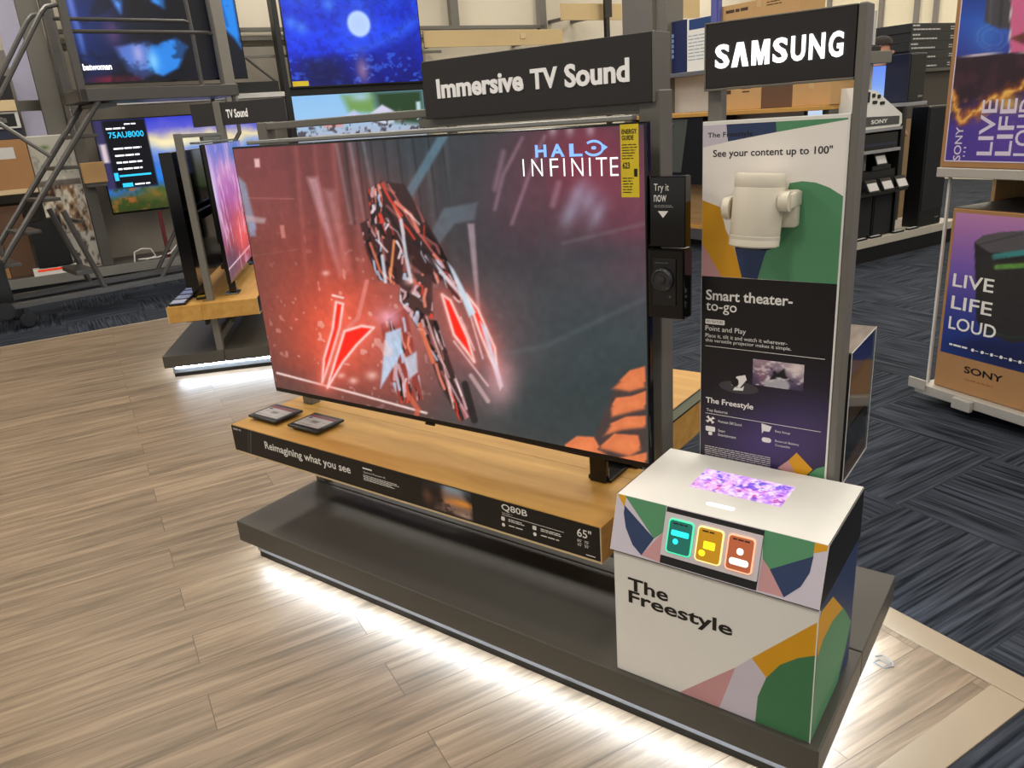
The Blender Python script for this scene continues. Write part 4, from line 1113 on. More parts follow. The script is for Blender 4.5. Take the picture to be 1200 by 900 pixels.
# small stickers on the near post
st = Plane(S2, (-0.018, 0, 0), (0, -1, 0), (0, 0, 1))

def flat_tag(fr, u, v, z, label, rgb=(176, 178, 196), grp='price tags on the left island'):
    t = thing('price_tag', label, 'price tag', fr, (u, v, z), grp)
    part(t, 'housing', MB().box(u - .06, u + .06, v - .05, v + .05, z + .0005, z + .016, .004), M_BLACK)
    part(t, 'display', MB().box(u - .052, u + .052, v - .040, v + .040, z + .0162, z + .0175), mat('tag_face_%d_%d' % rgb[:2], rgb, .4))
    return t

for k, (u, w) in enumerate(((-0.01, 'nearest the shelf end'), (0.135, 'second from the shelf end'), (0.28, 'third from the shelf end'), (0.425, 'fourth from the shelf end'))):
    flat_tag(S2, u, 2 * PYM + 0.086, SHZ1, 'flat price tag with pale display on the left island shelf, ' + w, (172 - 14 * k, 176 - 10 * k, 200))
flat_tag(S2, 0.09, 2 * PYM - 0.03 + .0, SHZ1, 'small yellow faced tag beside the near post of the left island', (226, 190, 40)).scale = (.55, .55, 1)

# ================================================================== LEFT WALL RACK (x along the wall, y into it, z up)
W = WALLF
def P_W(off): return Plane(W, (0, -off, 0))
rk = thing('storage_rack', 'long dark grey steel rack along the left wall, holding televisions and cartons', 'storage rack', W, (0.8, 0.2, 0))
part(rk, 'deck', MB().box(-2.2, 4.4, -0.20, 0.55, 0.17, 0.215, .003), M_RACK, 'grey steel deck')
part(rk, 'deck_lip', MB().box(-2.2, 4.4, -0.225, -0.2005, 0.13, 0.225, .003), mat('mid_grey_steel', (128, 124, 116), .45, .2))
part(rk, 'kick_plate', MB().box(-2.15, 4.35, -0.12, 0.5, 0.0, 0.1695), M_BLACK)
part(rk, 'back_panel', MB().box(0.1, 4.3, 0.5, 0.53, 0.215, 2.38), mat('brown_grey_panel', (168, 160, 148), .7))
part(rk, 'upright', MB().box(-0.21, -0.02, 0.18, 0.36, 0.2155, 4.2, .004), M_GREY, 'wide grey upright')
part(rk, 'upright', MB().box(-0.02, 0.085, -0.10, 0.05, 0.2155, 3.2, .004), M_RACK)
part(rk, 'upright', MB().box(1.50, 1.62, -0.32, -0.22, 1.72, 3.4, .004), mat('mid_grey_steel', (128, 124, 116), .45, .2))
part(rk, 'upright', MB().box(2.20, 2.26, -0.1, 0.05, 0.2155, 3.4, .004), M_BLACK)
part(rk, 'upright', MB().box(4.28, 4.36, -0.1, 0.05, 0.2155, 1.7, .004), M_RACK)
part(rk, 'cross_beam', MB().box(0.085, 2.16, -0.05, 0.0, 1.86, 1.97, .003), M_BLACK)
part(rk, 'cross_beam', MB().box(1.66, 4.3, 0.03, 0.06, 2.22, 2.25, .003), M_GREY)
part(rk, 'pale_ledge', MB().box(0.2, 2.19, -0.12, 0.1, 1.80, 1.85, .003), M_PAPER)
part(rk, 'cross_beam', MB().box(2.265, 4.275, 0.0, 0.04, 1.78, 1.90, .003), M_BLACK)
part(rk, 'brace', MB().cyl((1.85, -0.02, 2.22), (2.16, -0.02, 1.95), .015, seg=8), M_RACK)
struct('trim_7', W, MB().box(0.09, 6.3, 0.62, 0.70, 2.46, 2.50).box(0.09, 6.3, 0.62, 0.70, 2.56, 2.60), M_GREY)
struct('trim_8', W, MB().box(4.80, 4.92, 0.62, 0.7, 2.6005, 4.5).box(6.22, 6.34, 0.62, 0.7, 2.46, 4.5), M_GREY)
part(rk, 'shelf_board', MB().box(-1.6, -0.43, -0.1, 0.5, 1.03, 1.075, .003), M_WOODEDGE, 'pale wood shelf board')
part(rk, 'shelf_board', MB().box(-1.6, -0.43, -0.1, 0.5, 1.80, 1.90, .003), M_WOODEDGE, 'pale wood shelf board')

def wall_tv(label, s0, z0, w, h, off, paint, words=None, nx=120, ny=70, grp='televisions'):
    t = thing('television', label, 'television', W, (s0 + w / 2, -off + .03, z0), grp)
    part(t, 'housing', MB().box(s0, s0 + w, -off, -off + .03, z0, z0 + h, .003).box(s0 + .2 * w, s0 + .8 * w, -off + .03, -off + .06, z0 + .1 * h, z0 + .8 * h, .005), M_GLOSS)
    pl = Plane(W, (s0, -off, z0)); m = .012
    c = Canvas(pl, m, w - m, m + .008, h - m, nx, ny); c.uv = True; paint(c)
    sc_ = c.mesh(t, 'screen', M_SCREEN_DIM, .0006)
    if words: words(pl, sc_)
    part(t, 'wall_mount', MB().box(s0 + .35 * w, s0 + .65 * w, -off + .0602, -off + .09, z0 + .3 * h, z0 + .6 * h, .003), M_BLACK)
    return t

# television with menu list and lake picture
def p_lake(c):
    n = c.noise(6, 5, 51); c.img = c.ramp(c.b + (n - .5) * .18, [(50, 60, 24), (84, 84, 40), (30, 110, 210), (36, 128, 235), (70, 120, 210), (120, 150, 220), (236, 220, 170), (90, 90, 210), (50, 60, 200)])
    c.glow(.45, .72, .2, .05, (255, 240, 190), .8); c.mix(np.clip((c.noise(14, 10, 52) - .5) * 5, 0, .8) * (c.b < .26), (176, 96, 40)); c.mix(np.clip((c.noise(22, 14, 56) - .52) * 6, 0, .8) * (c.b < .28), (36, 66, 20)); c.glow(.62, .38, .16, .10, (20, 90, 200), .8)
    c.glow(.3, .2, .1, .08, (90, 100, 40), .7)
    c.poly([(0, 0.27), (.30, .25), (.30, 1), (0, 1)], (10, 12, 22), 1, .01); c.poly([(0, .25), (.05, .25), (.05, 1), (0, 1)], (66, 60, 110), .8, .02); c.poly([(.01, .55), (.045, .55), (.045, .75), (.01, .75)], (230, 210, 210), .9, .02)
    c.poly([(.07, .27), (.30, .27), (.30, .255), (.07, .255)], (40, 60, 90), .8, .01)
def w_lake(pl, s):
    b = MB(); b.text(pl, '75AU8000', .13, .47, .765, .825, d=.001, bold=.01); b.rect(pl, .10, .14, .34, .42, .001); b.rect(pl, .15, .46, .375, .395, .001); b.rect(pl, .16, .26, .27, .31, .001)
    part(s, 'lettering', b, mat('lit_cyan_text', (40, 190, 240), .5, emit=1.0), 'glowing cyan model number')
    b = MB(); b.lines(pl, .12, .34, .845, .875, 1, d=.001, fill=.5)
    for k, v in enumerate((.66, .59, .52, .455)): b.lines(pl, .15, .42, v - .014, v + .014, 1, d=.001, fill=.6)
    b.lines(pl, .28, .46, .275, .305, 1, d=.001, fill=.5); b.lines(pl, .30, .45, .885, .91, 1, d=.001, fill=.5)
    part(s, 'lettering', b, M_TEXT_LIT)
wall_tv('wall television at left with a black menu list beside a blue lake picture', 0.19, 0.72, 1.67, 0.955, 0.0, p_lake, w_lake, 150, 90)

def p_dark(c):
    c.fill((6, 10, 26)); n = c.noise(9, 6, 61)
    c.glow(.06, .6, .22, .7, (12, 40, 110), .9); c.glow(.05, .8, .02, .3, (110, 130, 220), .8); c.glow(.06, .45, .015, .2, (90, 120, 210), .7)
    c.poly([(.22, 1), (.36, 1), (.31, .68)], (84, 150, 245), .95, .03); c.poly([(.48, 1), (.60, 1), (.57, .72), (.50, .80)], (60, 150, 250), .95, .03)
    c.poly([(.34, 1), (.47, 1), (.46, .6), (.36, .62)], (4, 5, 14), .95, .05); c.poly([(.56, .9), (.86, .95), (.86, .1), (.6, .1)], (5, 6, 14), .9, .08)
    c.poly([(.24, .35), (.46, .42), (.50, .12), (.36, .02), (.28, .1)], (90, 130, 220), .9, .04); c.poly([(.44, .36), (.60, .44), (.66, .34), (.58, .12), (.48, .04), (.40, .1)], (44, 140, 240), .95, .03)
    c.glow(.24, .5, .05, .15, (90, 60, 110), .8); c.glow(.36, .28, .03, .1, (190, 180, 230), .7); c.glow(.44, .2, .03, .1, (140, 210, 250), .8); c.glow(.47, .42, .04, .06, (10, 6, 20), .9)
    c.poly([(.84, 1.0), (1, 1), (1, .30), (.96, .42), (.88, .58)], (24, 140, 244), .95, .03); c.line([(.9, 1), (.93, .55)], .014, (12, 50, 120), .6, .02)
    c.glow(.2, .02, .14, .05, (150, 24, 50), .8); c.mix(np.clip((n - .55) * 5, 0, .5), (6, 8, 22))
def w_dark(pl, s):
    b = MB(); b.text(pl, 'batwoman', .07, .33, .135, .195, d=.001, bold=.03); b.text(pl, 'CW', 1.37, 1.47, .19, .25, d=.001, bold=.04)
    part(s, 'lettering', b, M_TEXT_LIT)
wall_tv('high wall television behind the ladder with a dark blue picture', 0.15, 2.0, 1.66, 0.95, 0.14, p_dark, w_dark, 130, 76)

def p_moon(c):
    n = c.noise(12, 8, 71); n2 = c.noise(30, 18, 72)
    c.img = c.ramp(c.b + (n - .5) * .35, [(8, 14, 110), (14, 30, 170), (20, 52, 226), (24, 66, 240), (16, 46, 205), (24, 70, 226)])
    c.poly([(0, .26), (.35, .30), (.6, .36), (.8, .48), (1, .66), (1, 0), (0, 0)], (10, 18, 120), .6, .12); c.poly([(.36, .40), (.6, .46), (.8, .60), (1, .84), (1, .72), (.8, .50), (.55, .38)], (56, 110, 226), .5, .1)
    c.mix(np.clip((n2 - .52) * 3, 0, .25), (10, 18, 110)); c.mix(np.clip((c.noise(26, 20, 75) - .58) * 7, 0, .6) * (c.b < .35), (60, 110, 240))
    c.poly([(.1, .30), (.35, .33), (.42, .0), (.1, .0)], (10, 14, 70), .8, .12)
    c.disc(.535, .70, .085, .15, (206, 226, 255), 1, .25); c.glow(.535, .70, .12, .2, (120, 160, 255), .35); c.glow(.52, .16, .05, .16, (200, 150, 160), .6)
    for x, y in ((.12, .66), (.33, .92), (.05, .72)): c.glow(x, y, .04, .07, (70, 130, 250), .8)
def w_moon(pl, s):
    part(s, 'energy_label', MB().rect(pl, .012, .20, .022, .075, .0012), mat('yellow_label', (232, 206, 40), .6))
wall_tv('high wall television with a deep blue night picture and white moon', 2.31, 1.88, 1.69, 0.96, 0.04, p_moon, w_moon, 150, 90)

def p_fair(c):
    n = c.noise(14, 8, 81); c.img = c.ramp(c.b + (n - .5) * .1, [(70, 90, 50), (120, 120, 110), (170, 180, 200), (150, 196, 236), (140, 190, 236)])
    c.poly([(.36, .98), (.62, 1), (.6, .74), (.4, .78)], (110, 150, 70), .9, .06); c.poly([(.6, 1), (1, 1), (1, .55), (.72, .62), (.62, .8)], (34, 60, 30), .95, .08); c.glow(.5, .95, .08, .05, (170, 200, 230), .8)
    c.poly([(.56, .74), (.66, .84), (.76, .74)], (206, 204, 226), 1, .02); c.poly([(.57, .74), (.75, .74), (.74, .6), (.58, .6)], (210, 216, 230), .8, .02); c.poly([(.36, .72), (.44, .80), (.5, .70)], (190, 196, 232), .9, .03)
    c.poly([(.2, .66), (.26, .70), (.34, .66), (.34, .6), (.2, .6)], (220, 140, 130), .8, .03); c.mix(np.clip((c.noise(40, 20, 84) - .55) * 8, 0, .8) * (np.abs(c.b - .58) < .1), (60, 50, 56)); c.glow(.79, .68, .02, .06, (220, 160, 140), .9); c.poly([(.93, .62), (.97, .62), (.97, .85), (.935, .85)], (200, 226, 236), .9, .02)
wall_tv('wall television below the moon picture, showing white fair tents under a blue sky', 2.28, 0.86, 1.69, 0.95, 0.02, p_fair, None, 130, 70)

# cartons and boxes at the far left
def carton(name, label, cat, fr, x0, x1, y0, y1, z0, z1, m, tape=True, marks=None, group=None, tapem=None):
    t = thing(name, label, cat, fr, ((x0 + x1) / 2, (y0 + y1) / 2, z0), group)
    bx = part(t, 'box', MB().box(x0, x1, y0, y1, z0 + .0005, z1, .004), m)
    if tape:
        u = (x0 + x1) / 2; part(bx, 'tape', MB().box(u - .025, u + .025, y0 - .001, y1 + .001, z1 - .06, z1 + .001), tapem or mat('tan_tape', (196, 166, 120), .35))
    if marks: marks(Plane(fr, (x0, y0, z0)), bx, x1 - x0, z1 - z0)
    return t
def paper(u0, u1, v0, v1, m=None):
    def f(pl, bx, w, h): part(bx, 'label_print', MB().rect(pl, u0 * w, u1 * w, v0 * h, v1 * h, .001), m or M_PAPER)
    return f
carton('carton', 'brown carton with white sticker on the left rack shelf', 'box', W, -1.2, -0.43, -.08, .4, 1.0755, 1.54, M_CARD, False, paper(.62, .85, .62, .85), 'cartons on the left rack')
carton('carton', 'dark blue carton lying above the brown carton with white sticker', 'box', W, -1.2, -0.43, -.06, .4, 1.5405, 1.64, mat('dark_blue_carton', (36, 40, 62), .6), False, None, 'cartons on the left rack')
def spk(pl, bx, w, h):
    part(bx, 'picture_print', MB().rect(pl, .5 * w, .96 * w, .12 * h, .88 * h, .001), M_BLACK); part(bx, 'picture_print', MB().rounded(pl, .74 * w, .86 * w, .3 * h, .7 * h, .05, .0012, .002), M_STEEL)
carton('carton', 'white carton with black speaker picture on the left rack', 'box', W, -1.2, -0.43, -.08, .4, 1.6405, 1.795, M_PAPER, False, spk, 'cartons on the left rack')
carton('carton', 'black carton on the upper shelf board at far left', 'box', W, -1.2, -0.43, -.06, .4, 1.9005, 2.12, M_BLACK, False, None, 'cartons on the left rack')
for k, (x0, x1, m_, nm) in enumerate(((-1.60, -1.12, M_CARD_DARK, 'dark brown carton standing on the rack deck, leftmost'), (-1.115, -0.86, M_CARD, 'brown upright carton on the rack deck, second from left'), (-0.855, -0.62, M_CARD_DARK, 'dark brown upright carton beside the black subwoofer'))):
    carton('carton', nm, 'box', W, x0, x1, 0.0, .45, .2155, 1.02 - .05 * k, m_, False, None, 'cartons on the rack deck')
pan = thing('panel', 'pale bluish white panel leaning behind the wide grey rack upright', 'panel', W, (-.3, .19, 1.1))
part(pan, 'board', MB().box(-.40, -.215, .18, .21, 1.9005, 2.9, .002), mat('bluish_white_board', (178, 176, 200), .6))
part(pan, 'lower_board', MB().box(-.40, -.215, .18, .21, 1.10, 1.7995, .002), mat('bluish_white_board', (178, 176, 200), .6))
# big printed carton
t = thing('printed_carton', 'large white carton printed with brown and white pictures, behind the ladder', 'box', W, (-.22, .08, .2155))
part(t, 'box', MB().box(-.42, -.025, 0, .17, .2160, 1.56, .004), M_WHITE)
c = Canvas(Plane(W, (-.42, 0, .216)), .005, .39, .01, 1.335, 40, 90); c.uv = True
n = c.noise(7, 14, 91); n2 = c.noise(10, 18, 92)
c.fill((196, 192, 182)); c.mix(((c.b > .28) & (c.b < .66)) * np.clip((n - .42) * 6, 0, 1), (150, 118, 84)); c.mix((c.b < .66) * np.clip((n2 - .56) * 7, 0, 1), (62, 40, 30)); c.mix(((c.b > .3) & (c.b < .7)) * np.clip((.44 - n2) * 7, 0, 1), (226, 216, 200))
c.mix((c.b > .70) * .9, (190, 188, 176)); c.glow(.35, .92, .1, .015, (80, 110, 50), .9); c.mix((c.b > .72) * (c.b < .86) * np.clip((c.noise(20, 40, 93) - .55) * 8, 0, .5), (120, 120, 112)); c.mix((np.abs(c.b - .66) < .02) * .8, (90, 84, 78))
c.mesh(t, 'picture_print', M_PRINT, .0008)
sw = thing('subwoofer', 'black subwoofer box with a glowing red base edge on the rack deck', 'speaker', W, (-.45, -.02, .2155))
tl = part(sw, 'cabinet', MB().prism(Plane(W, (0, -.17, 0)), [(-.60, .30), (-.29, .30), (-.31, .79), (-.585, .74)], -.15, 0), M_BLACK)
part(sw, 'base', MB().box(-.66, -.22, -.19, -.01, .216, .285, .004), M_WHITE)
part(sw, 'base_strip', MB().box(-.62, -.24, -.192, -.1905, .262, .284), mat('red_orange_strip', (224, 60, 24), .4, emit=.5))
carton('small_carton', 'small tan carton fixed beside the menu television', 'box', W, -.015, .20, -.22, -.102, 1.07, 1.27, M_CARD_PALE, False)
part(rk, 'bracket', MB().box(-.0, .19, -.21, -.1005, 1.03, 1.0695, .002), M_RACK)
b = MB(); b.tube([(.28, -.14, .222), (.30, -.12, .32), (.38, -.1, .345), (.47, -.1, .33), (.50, -.12, .25), (.40, -.14, .228), (.32, -.14, .24), (.52, -.13, .235), (.66, -.1, .26), (.74, -.08, .33)], .008)
single('cable', 'loose white cable looped on the rack deck below the menu television', 'cable', W, b, M_PAPER, (.5, -.12, .2155))
part(rk, 'stand_leg', MB().box(.62, .66, -.07, -.04, .216, .71, .002), mat('maroon_metal', (96, 22, 32), .5))
b = MB()
for k in range(26): z = 1.55 + k * .045; b.lathe([(.004, -.008), (.011, 0), (.004, .008)], (.02, -.13, z), seg=6)
b.cyl((.02, -.13, 1.54), (.02, -.13, 2.7), .004, seg=6)
part(rk, 'chain', b, M_STEEL)

# ================================================================== ROLLING LADDER (x along its length, y away)
L = LADDERF; D = 0.5
ld = thing('rolling_ladder', 'dark grey steel rolling ladder with top platform, standing before the left rack', 'ladder', L, (0.9, 0.25, 0))
M_LAD = mat('dark_grey_tube', (84, 82, 80), .38, .35, var=.06)
def st_at(z): return .02 + (z - .62) * (1.02 / 1.21)
for y in (0, D):
    part(ld, 'stringer', MB().tube([(st_at(.10), y, .10), (st_at(1.84), y, 1.84)], .024), M_LAD)
    part(ld, 'handrail', MB().tube([(-.28, y, 1.18), (.29, y, 1.86), (.72, y, 2.46), (.77, y, 2.51), (.86, y, 2.53)], .02), M_LAD)
    part(ld, 'base_rail', MB().box(-.45, 2.0, y - .025, y + .025, .175, .225, .004), M_LAD)
    part(ld, 'rear_leg', MB().tube([(.52, y, .92), (.70, y, .22)], .024), M_LAD)
    part(ld, 'rear_leg', MB().tube([(2.2, y, 1.79), (2.2, y, 1.45), (1.2 + .25 * y, y, .22)], .02), M_LAD)
    part(ld, 'guard_post', MB().box(.86, .92, y - .03, y + .03, 1.78, 3.2, .004), M_LAD)
    part(ld, 'guard_post', MB().tube([(2.12, y, 1.86), (2.12, y, 2.38), (2.10, y, 3.1)], .02), M_LAD)
    zr = 2.33 if y == 0 else 2.49
    part(ld, 'guard_rail', MB().tube([(.89, y, zr), (2.06, y, zr), (2.12, y, zr - .015)], .017), M_LAD)
part(ld, 'platform', MB().box(.86, 2.25, -.03, D + .03, 1.78, 1.885, .006), M_LAD)
part(ld, 'brace', MB().tube([(.0, 0, 1.86), (.53, .0, 1.37)], .02), M_STEEL)
part(ld, 'brace', MB().tube([(-.1, .0, 1.44), (.0, 0, .62)], .02), M_LAD)
for k in range(7):
    z = .27 + .245 * k
    tr = part(ld, 'step', MB().box(st_at(z) + .01, st_at(z) + .19, .03, D - .03, z, z + .028, .004), M_LAD)
    part(tr, 'tread_strip', MB().box(st_at(z) + .01, st_at(z) + .075, .05, D - .05, z + .0285, z + .030), M_STEEL)
for x in (-.4, .05, 1.95):
    for y in (0, D):
        part(ld, 'caster', MB().lathe([(.055, -.014), (.065, -.01), (.065, .01), (.055, .014)], (x, y, .0655), (0, 1, 0), 18).box(x - .018, x + .018, y - .02, y + .02, .10, .1745), M_BLACK)
part(ld, 'clamp', MB().box(-.2, -.02, -.05, .05, .24, .60, .01).cyl((-.1, -.06, .18), (-.1, .05, .18), .07), M_BLACK)
part(ld, 'cross_tie', MB().box(.50, .66, .0, D, .36, .40, .004).box(.62, .66, .02, D - .02, .8, .83, .004), M_LAD)

# ================================================================== MIDDLE BACKGROUND (shelves with cartons behind the island)
Mf = MIDF
col = MB(); q = Plane(Frame(0, 0, -22), (0, 0, 0))
CF2 = Frame(-2.05, 6.6, -22)
pcol = Plane(CF2, (0, 0, 0)); xa, xb = pcol.at(729, 20)[0], pcol.at(764, 20)[0]
struct('trim_6', CF2, MB().box(xa, xb, 0, .3, 0, CEILING_Z - .001, .004).box(xb + .002, pcol.at(777, 20)[0], .05, .28, 0, CEILING_Z - .001, .004), M_GREY)

FM = Frame(-3.2, 9.2, 40)           # fascia boards hanging on the wall behind the header sign
pm = Plane(WALLF, (0, .0, 0))
for k, (p0, p1, lab) in enumerate((((496, 37), (660, 56), 'long pale wood fascia board above the large header sign'), ((657, 4), (729, 25), 'pale wood fascia board left of the grey column, near the top edge'), ((781, -6), (820, 21), 'pale wood fascia board right of the grey column'))):
    a, e = pm.at(*p0), pm.at(*p1)
    u0, u1, z0, z1 = a[0], e[0], min(a[1], e[1]), max(a[1], e[1])
    if k == 0: z0, z1 = 2.28, 2.47
    if k == 1: z0, z1 = 2.58, 2.79
    t = thing('fascia_board', lab, 'fascia board', WALLF, ((u0 + u1) / 2, .1, z0), 'wood fascia boards')
    part(t, 'board', MB().box(u0, u1, 0.0, .022, z0, z1, .003), mat('pale_wood_board', (206, 180, 132), .55, var=.05, scale=5))
    part(t, 'bracket', MB().box(u0 + .3, u0 + .36, .023, .7495, z0 + .05, z0 + .09).box(u1 - .36, u1 - .30, .023, .7495, z0 + .05, z0 + .09), M_RACK)
    if k == 0: part(t, 'clip', MB().box((u0 + u1) / 2 + .36, (u0 + u1) / 2 + .44, -.01, -.0005, 2.36, 2.42, .004), M_WOODEDGE)
b = MB(); a = pm.at(706, 20)[0]
t = thing('hanging_post', 'thin black post between the pale wood boards above the header sign', 'post', WALLF, (a, -.09, 0))
part(t, 'post', MB().box(a - .03, a + .03, -.12, -.06, 0, 3.4), M_BLACK); part(t, 'bracket', MB().box(a - .06, a + .06, -.14, -.1205, 2.6, 2.9), M_BLACK)

pm = Plane(Mf, (0, 0, 0))
def mr(x0, y0, x1, y1):
    a, e = pm.at(x0, y0), pm.at(x1, y1); return a[0], e[0], min(a[1], e[1]), max(a[1], e[1])
u0, u1, z0, z1 = mr(783, 133, 1000, 143)
zs = z0
sf = thing('back_counter', 'wood topped counter behind the header sign and poster, holding cartons and a black speaker', 'counter', Mf, (.6, .3, 0))
uL, uR = pm.at(740, 133)[0], pm.at(972, 120)[0]
zc = pm.at(800, 133)[1]
part(sf, 'top', MB().box(uL, uR, -.12, .5, zc - .035, zc, .003), M_WOODTOP)
part(sf, 'back_panel', MB().box(uL, uR, .5, .53, 0, 2.0), mat('pale_grey_panel', (196, 194, 190), .7))
part(sf, 'upright', MB().box(uL, uL + .06, .0, .4995, 0, zc - .0355), M_RACK); part(sf, 'upright', MB().box(uR - .06, uR, .0, .4995, 0, zc - .0355), M_RACK)
a = pm.at(786, 86)[1]
part(sf, 'ledge', MB().box(uL, pm.at(828, 80)[0], .30, .4995, a - .03, a + .01, .003), M_STEEL)
part(sf, 'lower_shelf', MB().box(uL + .061, uR - .061, .02, .4995, .22, .25), M_WOODTOP)
t = thing('wood_crate', 'pale wood crate on the counter shelf, seen between the demo panel and the poster', 'crate', Mf, (pm.at(814, 280)[0], .2, .2505))
u0, u1 = pm.at(803, 280)[0], pm.at(826, 280)[0]
part(t, 'box', MB().box(u0 - .1, u1 + .1, .06, .4, .251, .64, .003), wood_mat('tan_crate_wood', (150, 116, 74), (186, 150, 100), axis=(1, 1, 8), scale=3, rough=.6))
part(t, 'rim', MB().box(u0 - .11, u1 + .11, .05, .41, .6405, .655, .003), M_WOODEDGE)
# board posters
pm0 = pm; pm = Plane(Mf, (0, .46, 0)); u0, u1, z0, z1 = mr(784, 34, 804, 82)
ya = .46
t = thing('wall_poster', 'dark blue poster with pale vertical letters right of the header sign', 'poster', Mf, ((u0 + u1) / 2, ya, a + .0105), 'posters behind the header sign')
part(t, 'board', MB().box(u0 - .06, u1, ya, ya + .02, a + .011, z1 + .06), mat('dark_blue_poster', (26, 38, 84), .5))
pq = Plane(Mf, (0, ya, 0)); bb = MB(); bb.lines(pq, u0 + .02, u0 + .07, z0 + .12, z1 - .05, 5, fill=.7, ragged=False); part(t, 'lettering', bb, mat('pale_blue_print', (130, 160, 210), .5))
u0, u1, z0, z1 = mr(805, 31, 828, 80)
t = thing('wall_poster', 'white poster with blue picture strip, beside the glowing name sign', 'poster', Mf, ((u0 + u1) / 2, ya, a + .0105), 'posters behind the header sign')
p_ = part(t, 'board', MB().box(u0 + .004, u1 + .1, ya, ya + .02, a + .011, z1 + .06), M_WHITE)
bb = MB(); bb.rect(pq, u0 + .03, u1 + .08, z1 - .04, z1 + .055); part(p_, 'picture_print', bb, mat('mid_blue_print', (36, 66, 120), .5))
bb = MB(); bb.lines(pq, u0 + .02, u1 + .06, z0 + .08, z1 - .08, 8, fill=.3); part(p_, 'lettering', bb, mat('blue_grey_print', (150, 170, 186), .5))
pm = pm0
# speaker hanging below the counter top, cut off by the poster
sp0, sp1 = pm.at(783, 170)[0], pm.at(832, 170)[0]; zb = pm.at(800, 214)[1]
t = thing('loudspeaker', 'black loudspeaker with grey front under the wood counter top, left of the poster', 'speaker', Mf, ((sp0 + sp1) / 2, .1, zb))
part(t, 'cabinet', MB().box(sp0 - .02, sp1, -.10, .35, zb, zc - .036, .006), M_BLACK)
gq = Plane(Mf, (0, -.10, 0))
part(t, 'grille', MB().flat_px(Plane(Mf, (0, -.1015, 0)), [(783, 140), (806, 140), (798, 202), (783, 202)]), mat('grey_green_grille', (74, 78, 72), .5))
part(t, 'knob', MB().lathe([(.012, 0), (.010, .01)], gq.p(*Plane(Mf, (0, -.10, 0)).at(789, 146), .002), (0, -1, 0), 12), M_STEEL)
# cartons on the counter
def cart(name, label, x0, y0, x1, y1, m, y=0.0, group='cartons on the back counter', word=None, dz=None, tape=True, depth=.32):
    p = Plane(Mf, (0, y, 0)); a, e = p.at(x0, y0), p.at(x1, y1)
    z0 = zc if dz is None else dz; z1 = max(a[1], e[1])
    def mk(pl, bx, w, h):
        if word:
            b = MB(); b.lines(pl, .06 * w, .36 * w, .60 * h, .78 * h, 1, d=.001, fill=.8, ragged=False); b.lines(pl, .6 * w, .8 * w, .60 * h, .85 * h, 2, d=.001, fill=.35); part(bx, 'lettering', b, mat('dark_brown_ink', (70, 44, 26), .6))
    return carton(name, label, 'box', Mf, a[0], e[0], y, y + depth, z0, z1, m, tape, mk, group)
cart('carton', 'light brown carton with dark word on the counter behind the name sign, at left', 838, 100, 891, 140, M_CARD_PALE, 0, word='Onn.')
cart('carton', 'dark open carton between two light brown cartons on the back counter', 893, 98, 927, 140, M_CARD_DARK, .0, tape=False)
cart('carton', 'light brown carton on the back counter, nearest the right post', 929, 96, 972, 140, M_CARD_PALE, 0)
ut0, ut1 = pm.at(843, 10)[0], pm.at(936, 10)[0]; zt = pm.at(880, 26)[1]
part(sf, 'upper_shelf', MB().box(pm.at(838, 20)[0], uR - .08, -.02, .4995, zt - .03, zt, .003).box(uR - .13, uR - .08, .42, .4995, 2.001, zt - .0305).box(uL, uL + .05, .42, .4995, 2.001, zt - .0305), M_RACK)
cart('carton', 'long brown carton on the shelf just above the glowing name sign', 846, 8, 936, 26, M_CARD_PALE, .04, word='Wine', dz=zt)
t = thing('blue_divider', 'violet blue divider post on the upper shelf, left of the long brown carton', 'divider', Mf, (pm.at(839, 10)[0], .1, zt))
part(t, 'panel', MB().box(pm.at(833, 10)[0], pm.at(843, 10)[0], .0, .035, zt + .0005, zt + .5, .003).box(pm.at(836, 10)[0], pm.at(841, 10)[0], -.01, -.0005, zt + .0005, zt + .3), mat('violet_blue_plastic', (88, 92, 160), .5))

# ================================================================== AUDIO RACK at right back (x along the rack, front faces right)
S = SONYF; pq = Plane(S, (0, 0, 0))
ar = thing('audio_rack', 'dark audio shelf rack with pale base edge behind the poster, holding speakers and receivers', 'audio rack', S, (.5, .25, 0))
part(ar, 'base_deck', MB().box(-.3, 1.55, 0, .5, .13, .20, .004), mat('pale_beige_laminate', (190, 182, 168), .5))
part(ar, 'kick_plate', MB().box(-.28, 1.53, .02, .48, 0, .1295), M_BLACK)
part(ar, 'back_panel', MB().box(-.14, 1.27, .44, .47, .2005, 1.60), mat('dark_rack_panel', (40, 40, 44), .5))
part(ar, 'top_panel', MB().box(-.14, .30, .0, .4395, 1.60, 1.69, .003), M_GREY)
for z in (.60, .93, 1.10):
    part(ar, 'shelf_board', MB().box(-.14, .56, .02, .4395, z - .025, z, .002), mat('pale_grey_shelf', (150, 150, 152), .5) if z > .9 else M_BLACK)
part(ar, 'end_panel', MB().box(.5605, .59, .03, .4395, .2005, 1.2545), M_BLACK)
c = Canvas(Plane(S, (0, .438, 0)), -.13, .98, 1.14, 1.595, 40, 24); c.uv = True
c.img = c.ramp(c.b + .1 * c.noise(8, 4, 101), [(140, 176, 214), (196, 214, 236), (120, 160, 236), (100, 140, 240)])
c.mesh(ar, 'lit_panel', M_SCREEN_DIM, .001, 'lit blue white picture panel')
